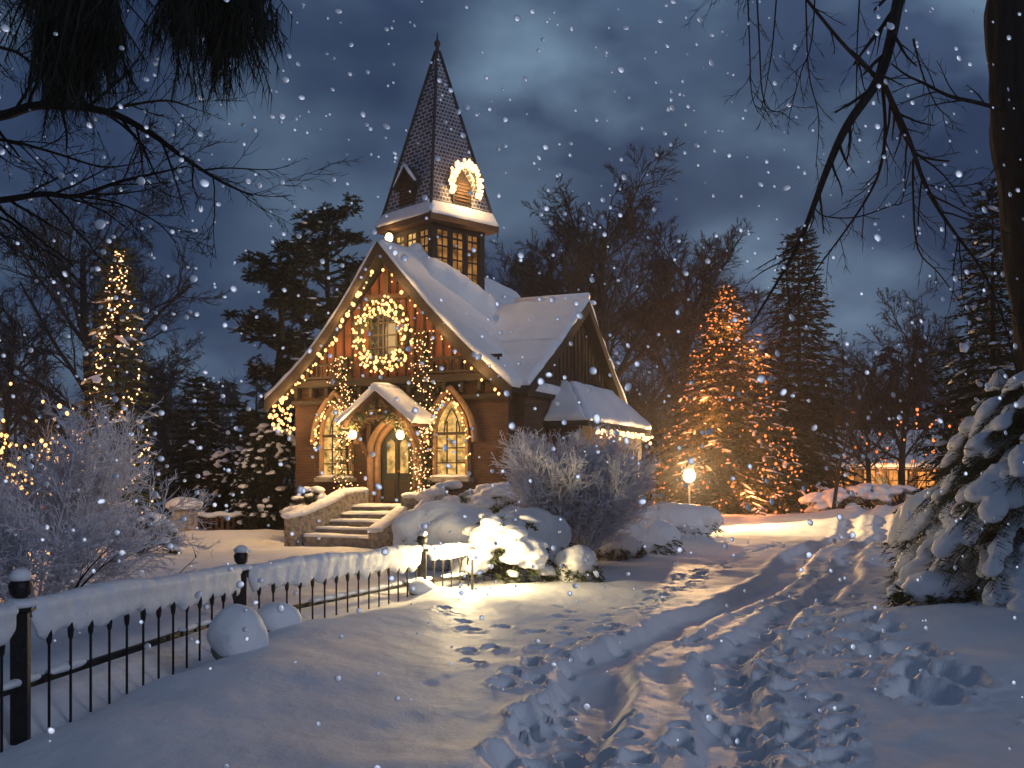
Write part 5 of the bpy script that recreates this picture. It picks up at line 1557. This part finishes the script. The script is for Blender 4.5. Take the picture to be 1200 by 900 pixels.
# decorated firs
def lit_fir(label, px, Y, seed, H, rad, nb, r, mat, power, slabel, snow, tip, droop, whorls, per, pw, nee=7, wid=0.022, base=0.05, needmat='needles', ss=1.0):
    loc = atg(px, Y)
    t, tips = conifer('lit_fir_tree', label, loc, seed, H, rad, 'firs wrapped in lights', whorls=whorls, per=per, needles=nee, wid=wid, droop=droop, snow_amt=snow, tip=tip, power=pw, base=base, mat=needmat, snow_size=ss)
    rg = random.Random(seed); pts = []; L0 = Vector(loc)
    tl = sorted(tips, key=lambda q: q.z)
    # strands hung over the boughs
    for k in range(nb):
        q = rg.choice(tl); f = q.z / H
        if rg.random() < 0.25: q = tl[int(len(tl) * rg.uniform(0.55, 1.0)) - 1]
        t_ = rg.uniform(0.62, 1.02); p = Vector((q.x * t_, q.y * t_, q.z + (1 - t_) * 0.3 + rg.gauss(0, 0.05)))
        if p.y > rad * 0.45: p.y = -p.y
        pts.append(L0 + p)
    pts += [L0 + Vector((rg.gauss(0, 0.06), rg.gauss(0, 0.06), H - rg.uniform(0, 0.12) * H)) for k in range(12)]
    wires = []
    for w_ in range(5):
        a0 = rg.uniform(0, 6.28); wv = []
        for k in range(40):
            f = k / 39; z = H * (0.12 + 0.86 * f); rr = (rad * (1 - f) ** pw) * 0.86 + 0.04; a = a0 + f * 9
            wv.append(L0 + Vector((rr * math.cos(a), rr * math.sin(a), z - 0.2 * rr)))
        wires.append(wv)
        for k in range(0, 40):
            if wv[k].y - L0.y < rad * 0.3: pts.append(wv[k] + Vector((rg.gauss(0, 0.03), -0.03, rg.gauss(0, 0.03))))
    o = string_lights('string_lights', slabel, pts, r, mat, wire=wires, group='light strings on the firs', wire_r=0.006)
    for k in range(7):
        f = 0.12 + 0.8 * k / 7; a = -math.pi / 2 + rg.uniform(-1.1, 1.1); rr = rad * (1 - f) ** pw + 0.25
        lamp_light(o, L0 + Vector((rr * math.cos(a), rr * math.sin(a), H * f)) - o.location, power * (1 - 0.7 * f), (1.0, 0.29, 0.075), 0.25)
    return t
lit_fir('big spreading fir glowing orange with lights, right of the church', 783, 57, 71, 12.2, 5.4, 640, 0.060, 'bulb_orange', 460, 'orange light strings over the big spreading fir', 0.22, 0.66, 0.40, 30, 15, 1.0, 10, 0.05, ss=0.6)
lit_fir('narrow tall fir dotted with small warm lights on the left lawn', 262, 28, 72, 7.9, 1.15, 110, 0.026, 'bulb_soft', 9, 'small warm light strings on the narrow left fir', 0.10, 0.36, 0.45, 30, 11, 0.80, 10, 0.024)

# glowing shrubs around the cottages
def lit_shrub(label, slabel, loc, seed, H, n, r, mat, power, spread=0.7):
    global spec_min
    spec_min = 0.008
    rg = random.Random(seed)
    o = thing('lit_shrub', label, 'shrub', loc, 0, 'shrubs wrapped in lights'); wd, tw_ = MB(), MB()
    L0 = Vector(loc); tipsv = []
    for k in range(14):
        a = k * 0.45 + rg.random(); d = Vector((math.cos(a) * spread, math.sin(a) * spread, 1))
        grow(rg, wd, tw_, Vector((0, 0, -0.1)), d, H * rg.uniform(0.8, 1.1), 0.03, 0, [(6, 0.12, 0.04, 7, 0.42, 36, 4), (4, 0.18, 0.03, 4, 0.5, 38, 3), (3, 0.2, 0, 0, 0, 0, 3)])
    wd.build('stem', M['bark'], o); tw_.build('twigs', M['bark_far'], o)
    vs_ = [q for q in tw_.v if q[2] > H * 0.35]
    pts = [L0 + Vector(rg.choice(vs_)) for k in range(n)]
    s = string_lights('string_lights', slabel, pts, r, mat, group='light strings in the shrubs')
    lamp_light(s, L0 + Vector((0, -0.9, H * 0.75)) - s.location, power, (1.0, 0.5, 0.18), 0.3)
lit_shrub('shrub blazing with golden lights beyond the frosted shrub, right of two', 'golden bulbs filling the right hand lit shrub by the narrow fir', atg(216, 30), 81, 3.6, 120, 0.045, 'bulb', 200)
lit_shrub('taller shrub with golden lights at the left, behind the frosted shrub', 'golden bulbs filling the taller lit shrub at the left', atg(170, 31), 82, 4.2, 70, 0.045, 'bulb', 120)
lit_shrub('low shrub with orange lights beneath the frosted left shrub', 'orange bulbs in the low shrub beneath the frosted left shrub', atg(176, 26), 83, 1.3, 90, 0.035, 'bulb_orange', 420, 1.4)
lit_shrub('bare shrub with red orange lights by the far cottage', 'red orange bulbs in the shrub by the far cottage', atg(936, 58), 84, 5.6, 46, 0.07, 'bulb_orange', 60)

# ------------------------------------------------------------------ small cottage at the end of the path
def cottage(label, loc, rz, w_, d_, h, rh, wins, power, chimney=True):
    o = thing('cottage', label, 'house', loc, rz)
    m = MB(); m.prism([(-w_ / 2, -0.3), (w_ / 2, -0.3), (w_ / 2, h), (-w_ / 2, h)], -d_ / 2, d_ / 2); m.build('wall', M['plaster'], o)
    for s in (-1, 1):          # gable ends along x
        m = MB(); x0, x1 = s * w_ / 2 - s * 0.12, s * w_ / 2 - s * 0.003
        a, b = min(x0, x1), max(x0, x1)
        m.add([(a, -d_ / 2, h), (a, d_ / 2, h), (a, 0, h + rh), (b, -d_ / 2, h), (b, d_ / 2, h), (b, 0, h + rh)], [(0, 2, 1), (3, 4, 5), (0, 1, 4, 3), (1, 2, 5, 4), (2, 0, 3, 5)])
        m.build('gable', M['dark_timber'], o)
    m = MB(); e = 0.35
    for s in (-1, 1):
        A = [(-w_ / 2 - e, s * (d_ / 2 + e), h - e * rh / (d_ / 2)), (w_ / 2 + e, s * (d_ / 2 + e), h - e * rh / (d_ / 2)), (w_ / 2 + e, 0, h + rh), (-w_ / 2 - e, 0, h + rh)]
        m.hexa([(q[0], q[1], q[2] - 0.12) for q in A], A)
    rf = m.build('roof', M['slate'], o)
    m = MB()
    zf = h - e * rh / (d_ / 2) + 0.012
    snow_slab(m, (-w_ / 2 - e, -d_ / 2 - e, zf), (w_ / 2 + e, -d_ / 2 - e, zf), (w_ / 2 + e, 0, h + rh + .012), (-w_ / 2 - e, 0, h + rh + .012), 0.24, 26, 14, 0.2, w_)
    snow_slab(m, (-w_ / 2 - e, 0, h + rh + .012), (w_ / 2 + e, 0, h + rh + .012), (w_ / 2 + e, d_ / 2 + e, zf), (-w_ / 2 - e, d_ / 2 + e, zf), 0.24, 26, 14, 0.2, w_ + 3)
    m.build('roof_snow', M['snow'], rf, smooth=True)
    if chimney:
        m = MB(); m.box((w_ * 0.25, 0.25, h + rh + 0.2), (0.6, 0.6, 1.5), 0, 0.03); ch = m.build('chimney', M['brick'], rf)
        m = MB(); m.blob((w_ * 0.25, 0.25, h + rh + 0.97), (0.36, 0.36, 0.13), 2, 0.2); m.build('chimney_snow', M['snow'], ch, smooth=True)
    for (x, z, ww, hh) in wins:
        m = MB(); m.box((x, -d_ / 2 - 0.015, z), (ww, 0.02, hh)); p = m.build('window', M['pane_lit'], o)
        m = MB()
        for dx in (-ww / 2, 0, ww / 2): m.box((x + dx, -d_ / 2 - 0.05, z), (0.07, 0.06, hh + 0.1))
        for dz in (-hh / 2, 0, hh / 2): m.box((x, -d_ / 2 - 0.045, z + dz), (ww + 0.1, 0.04, 0.07))
        m.build('window_frame', M['dark_timber'], p)
        m = MB(); m.blob((x, -d_ / 2 - 0.12, z - hh / 2 - 0.03), (ww / 2 + 0.1, 0.12, 0.06), 2, 0.2); m.build('sill_snow', M['snow'], p, smooth=True)
    m = MB(); m.box((-w_ * 0.02, -d_ / 2 - 0.03, 1.0), (0.9, 0.06, 2.0)); dr = m.build('door', M['door'], o)
    m = MB(); m.blob((0.28, -d_ / 2 - 0.09, 1.0), (0.04, 0.04, 0.04), 2, 0); m.build('door_handle', M['brass'], dr)
    lamp_light(o, (0, -d_ / 2 - 1.4, 1.6), power, (1.0, 0.48, 0.16), 0.5)
M['pane_lit'] = glow('pane_lit', (1.0, 0.36, 0.08), 1.5, 0.6, 1.5)
cottage('distant cottage with glowing orange windows at the right end of the path', atg(912, 78.0), R(-8), 8.0, 5.5, 3.0, 2.4, [(-2.8, 1.75, 1.5, 1.5), (-1.0, 1.75, 0.8, 1.5), (1.0, 1.75, 1.3, 1.5), (2.9, 1.75, 1.2, 1.3)], 600)
# ------------------------------------------------------------------ falling snow: icy flakes that glint in the moonlight
m_, nt_, out_ = nmat('flake_ice')
bs_ = N(nt_, 'ShaderNodeBsdfPrincipled', Roughness=0.42, Metallic=1.0)
bs_.inputs['Base Color'].default_value = (0.97, 0.98, 1.0, 1)
df_ = N(nt_, 'ShaderNodeBsdfDiffuse'); df_.inputs['Color'].default_value = (0.95, 0.96, 0.98, 1)
tl_ = N(nt_, 'ShaderNodeBsdfTranslucent'); tl_.inputs['Color'].default_value = (0.95, 0.96, 0.98, 1)
m1_ = N(nt_, 'ShaderNodeMixShader', Fac=0.4); L(nt_, df_.outputs[0], m1_.inputs[1]); L(nt_, tl_.outputs[0], m1_.inputs[2])
m2_ = N(nt_, 'ShaderNodeMixShader', Fac=0.75); L(nt_, m1_.outputs[0], m2_.inputs[1]); L(nt_, bs_.outputs[0], m2_.inputs[2])
L(nt_, m2_.outputs[0], out_.inputs['Surface'])
rng = random.Random(2024)
fl = MB()
GLINT = (Vector((0.62, -0.73, 0.32)).normalized() + Vector((0, -1, 0))).normalized()
def flake(x, y, z, r):
    # thin plates turned to mirror the moonlight at the viewer, each with its own wobble
    yaw = Matrix.Rotation(rng.uniform(-0.26, 0.26), 3, 'Z')
    n = (yaw @ GLINT + rvec(rng) * abs(rng.gauss(0, 0.07))).normalized()
    rot = n.to_track_quat('Z', 'Y').to_matrix() @ Matrix.Rotation(rng.uniform(0, 6.28), 3, 'Z')
    e = rng.uniform(1.0, 1.5) if rng.random() < 0.25 else rng.uniform(0.9, 1.1)
    fl.blob((x, y, z), (r * e, r, r * 0.09), 2, 0.10, 2.0, rng.random() * 60, rot)
def scatter(n, y0, y1, r0, r1):
    for k in range(n):
        y = (y0 ** 3 + (y1 ** 3 - y0 ** 3) * rng.random()) ** (1 / 3)
        x = rng.uniform(-0.62, 0.62) * y; z = CAMZ + rng.uniform(-0.34, 0.55) * y
        if z < ground_z(x, y) + 0.06: continue
        flake(x, y, z, r0 + (r1 - r0) * rng.random() ** 1.7)
scatter(120, 2.6, 5, 0.006, 0.018)
scatter(740, 5, 10, 0.009, 0.025)
scatter(950, 10, 17, 0.016, 0.044)
scatter(560, 17, 26, 0.026, 0.062)
o = fl.build('falling_snow', m_, None, smooth=True)
tag(o, 'white snowflakes drifting through the night air', 'snow', None, 'stuff')
# ------------------------------------------------------------------ thin frosty air round everything
hz, hnt, hout = nmat('frosty_air')
pv = N(hnt, 'ShaderNodeVolumePrincipled'); pv.inputs['Density'].default_value = 0.0010; pv.inputs['Color'].default_value = (0.9, 0.93, 1.0, 1); pv.inputs['Anisotropy'].default_value = 0.7
L(hnt, pv.outputs['Volume'], hout.inputs['Volume'])
m = MB(); m.box((0, 350, 8.7), (1700, 900, 20.6)); o = m.build('haze', hz); tag(o, 'thin frosty night air around the church', 'haze', None, 'stuff')
# ------------------------------------------------------------------ world, moon, camera
MOON = Vector((0.62, -0.73, 0.32)).normalized()      # towards the moon
w = bpy.data.worlds.new('World'); scene.world = w; w.use_nodes = True
nt = w.node_tree; nt.nodes.clear()
wo = nt.nodes.new('ShaderNodeOutputWorld'); bg = nt.nodes.new('ShaderNodeBackground')
sky = nt.nodes.new('ShaderNodeTexSky'); sky.sky_type = 'NISHITA'; sky.sun_disc = False
sky.sun_elevation = math.asin(MOON.z)
sky.sun_rotation = math.atan2(MOON.x, MOON.y)
sky.air_density = 1.0; sky.dust_density = 0.6; sky.ozone_density = 2.0
tc = N(nt, 'ShaderNodeTexCoord')
tint = N(nt, 'ShaderNodeMix', data_type='RGBA', blend_type='MULTIPLY'); tint.inputs['Factor'].default_value = 1.0
tint.inputs['B'].default_value = (0.55, 0.62, 0.72, 1)
L(nt, sky.outputs['Color'], tint.inputs['A'])
mp = N(nt, 'ShaderNodeMapping'); mp.inputs['Scale'].default_value = (1.0, 1.0, 1.7); mp.inputs['Location'].default_value = (0.31, 0.2, 0.55)
L(nt, tc.outputs['Generated'], mp.inputs['Vector'])
c1 = N(nt, 'ShaderNodeTexNoise', Scale=2.6, Detail=5.0, Roughness=0.5, Distortion=0.25); L(nt, mp.outputs['Vector'], c1.inputs['Vector'])
c2 = N(nt, 'ShaderNodeTexNoise', Scale=6.5, Detail=4.0, Roughness=0.45); L(nt, mp.outputs['Vector'], c2.inputs['Vector'])
r1 = ramp(nt, c1.outputs['Fac'], [(0.43, (0, 0, 0)), (0.66, (1, 1, 1))])
r2 = ramp(nt, c2.outputs['Fac'], [(0.44, (0, 0, 0)), (0.64, (1, 1, 1))])
CL = 1.0
mA = N(nt, 'ShaderNodeMix', data_type='RGBA'); mA.inputs['A'].default_value = (0.62, 1.2, 3.0, 1); mA.inputs['B'].default_value = (2.0, 3.3, 6.4, 1)
L(nt, r1.outputs['Color'], mA.inputs['Factor'])
mB = N(nt, 'ShaderNodeMix', data_type='RGBA'); mB.inputs['B'].default_value = (6.6, 10.4, 14.8, 1)
gate = N(nt, 'ShaderNodeMath', operation='MULTIPLY'); L(nt, r1.outputs['Color'], gate.inputs[0]); L(nt, r2.outputs['Color'], gate.inputs[1])
r3 = ramp(nt, c2.outputs['Fac'], [(0.30, (0.1, 0.1, 0.1)), (0.62, (0.8, 0.8, 0.8))])
# thin moonlit gaps in the cloud
last = gate.outputs[0]
for px_, py_, wd_, am_ in ((606, 246, 0.10, 1.1), (705, 205, 0.11, 0.85), (430, 278, 0.12, 0.65), (835, 335, 0.10, 0.6), (645, 168, 0.09, 0.6)):
    dv = P(px_, py_, 1.0) - Vector((0, 0, CAMZ)); dv.normalize()
    ds = N(nt, 'ShaderNodeVectorMath', operation='DISTANCE'); ds.inputs[1].default_value = dv
    nrm_ = N(nt, 'ShaderNodeVectorMath', operation='NORMALIZE'); L(nt, tc.outputs['Generated'], nrm_.inputs[0]); L(nt, nrm_.outputs[0], ds.inputs[0])
    mr = N(nt, 'ShaderNodeMapRange', interpolation_type='SMOOTHSTEP'); mr.inputs['From Min'].default_value = wd_ * 1.5; mr.inputs['From Max'].default_value = 0.0
    mr.inputs['To Min'].default_value = 0.0; mr.inputs['To Max'].default_value = am_
    L(nt, ds.outputs['Value'], mr.inputs['Value'])
    mu = N(nt, 'ShaderNodeMath', operation='MULTIPLY'); L(nt, mr.outputs['Result'], mu.inputs[0]); L(nt, r3.outputs['Color'], mu.inputs[1])
    ad = N(nt, 'ShaderNodeMath', operation='ADD', use_clamp=True); L(nt, last, ad.inputs[0]); L(nt, mu.outputs[0], ad.inputs[1]); last = ad.outputs[0]
L(nt, last, mB.inputs['Factor']); L(nt, mA.outputs['Result'], mB.inputs['A'])
mS = N(nt, 'ShaderNodeMix', data_type='RGBA'); mS.inputs['Factor'].default_value = 0.82
L(nt, tint.outputs['Result'], mS.inputs['A']); L(nt, mB.outputs['Result'], mS.inputs['B'])
L(nt, mS.outputs['Result'], bg.inputs['Color']); bg.inputs['Strength'].default_value = 0.030
L(nt, bg.outputs['Background'], wo.inputs['Surface'])

sl = bpy.data.lights.new('moon', 'SUN'); sl.energy = 0.55; sl.angle = R(11); sl.color = (0.74, 0.80, 1.0)
so = bpy.data.objects.new('moon', sl); col.objects.link(so)
so.rotation_euler = MOON.to_track_quat('Z', 'Y').to_euler()
so.location = MOON * 60

cd = bpy.data.cameras.new('camera'); cam = bpy.data.objects.new('camera', cd); col.objects.link(cam)
FW, FCY = 878.0, 461.0          # the view takes in the picture itself, without the paper border round it
cd.sensor_width = 36.0; cd.lens = 36.0 * F / FW
cd.shift_y = (HOR - FCY) / FW
cd.clip_start = 0.05; cd.clip_end = 3000
cam.location = (0, 0, CAMZ); cam.rotation_euler = (R(90), 0, 0)
scene.camera = cam
vs = scene.view_settings
vs.view_transform = 'Standard'; vs.look = 'None'; vs.exposure = 0.0; vs.gamma = 1.0; vs.use_curve_mapping = False
scene.cycles.max_bounces = 5; scene.cycles.diffuse_bounces = 3
scene.cycles.sample_clamp_indirect = 3.0
scene.cycles.use_denoising = True
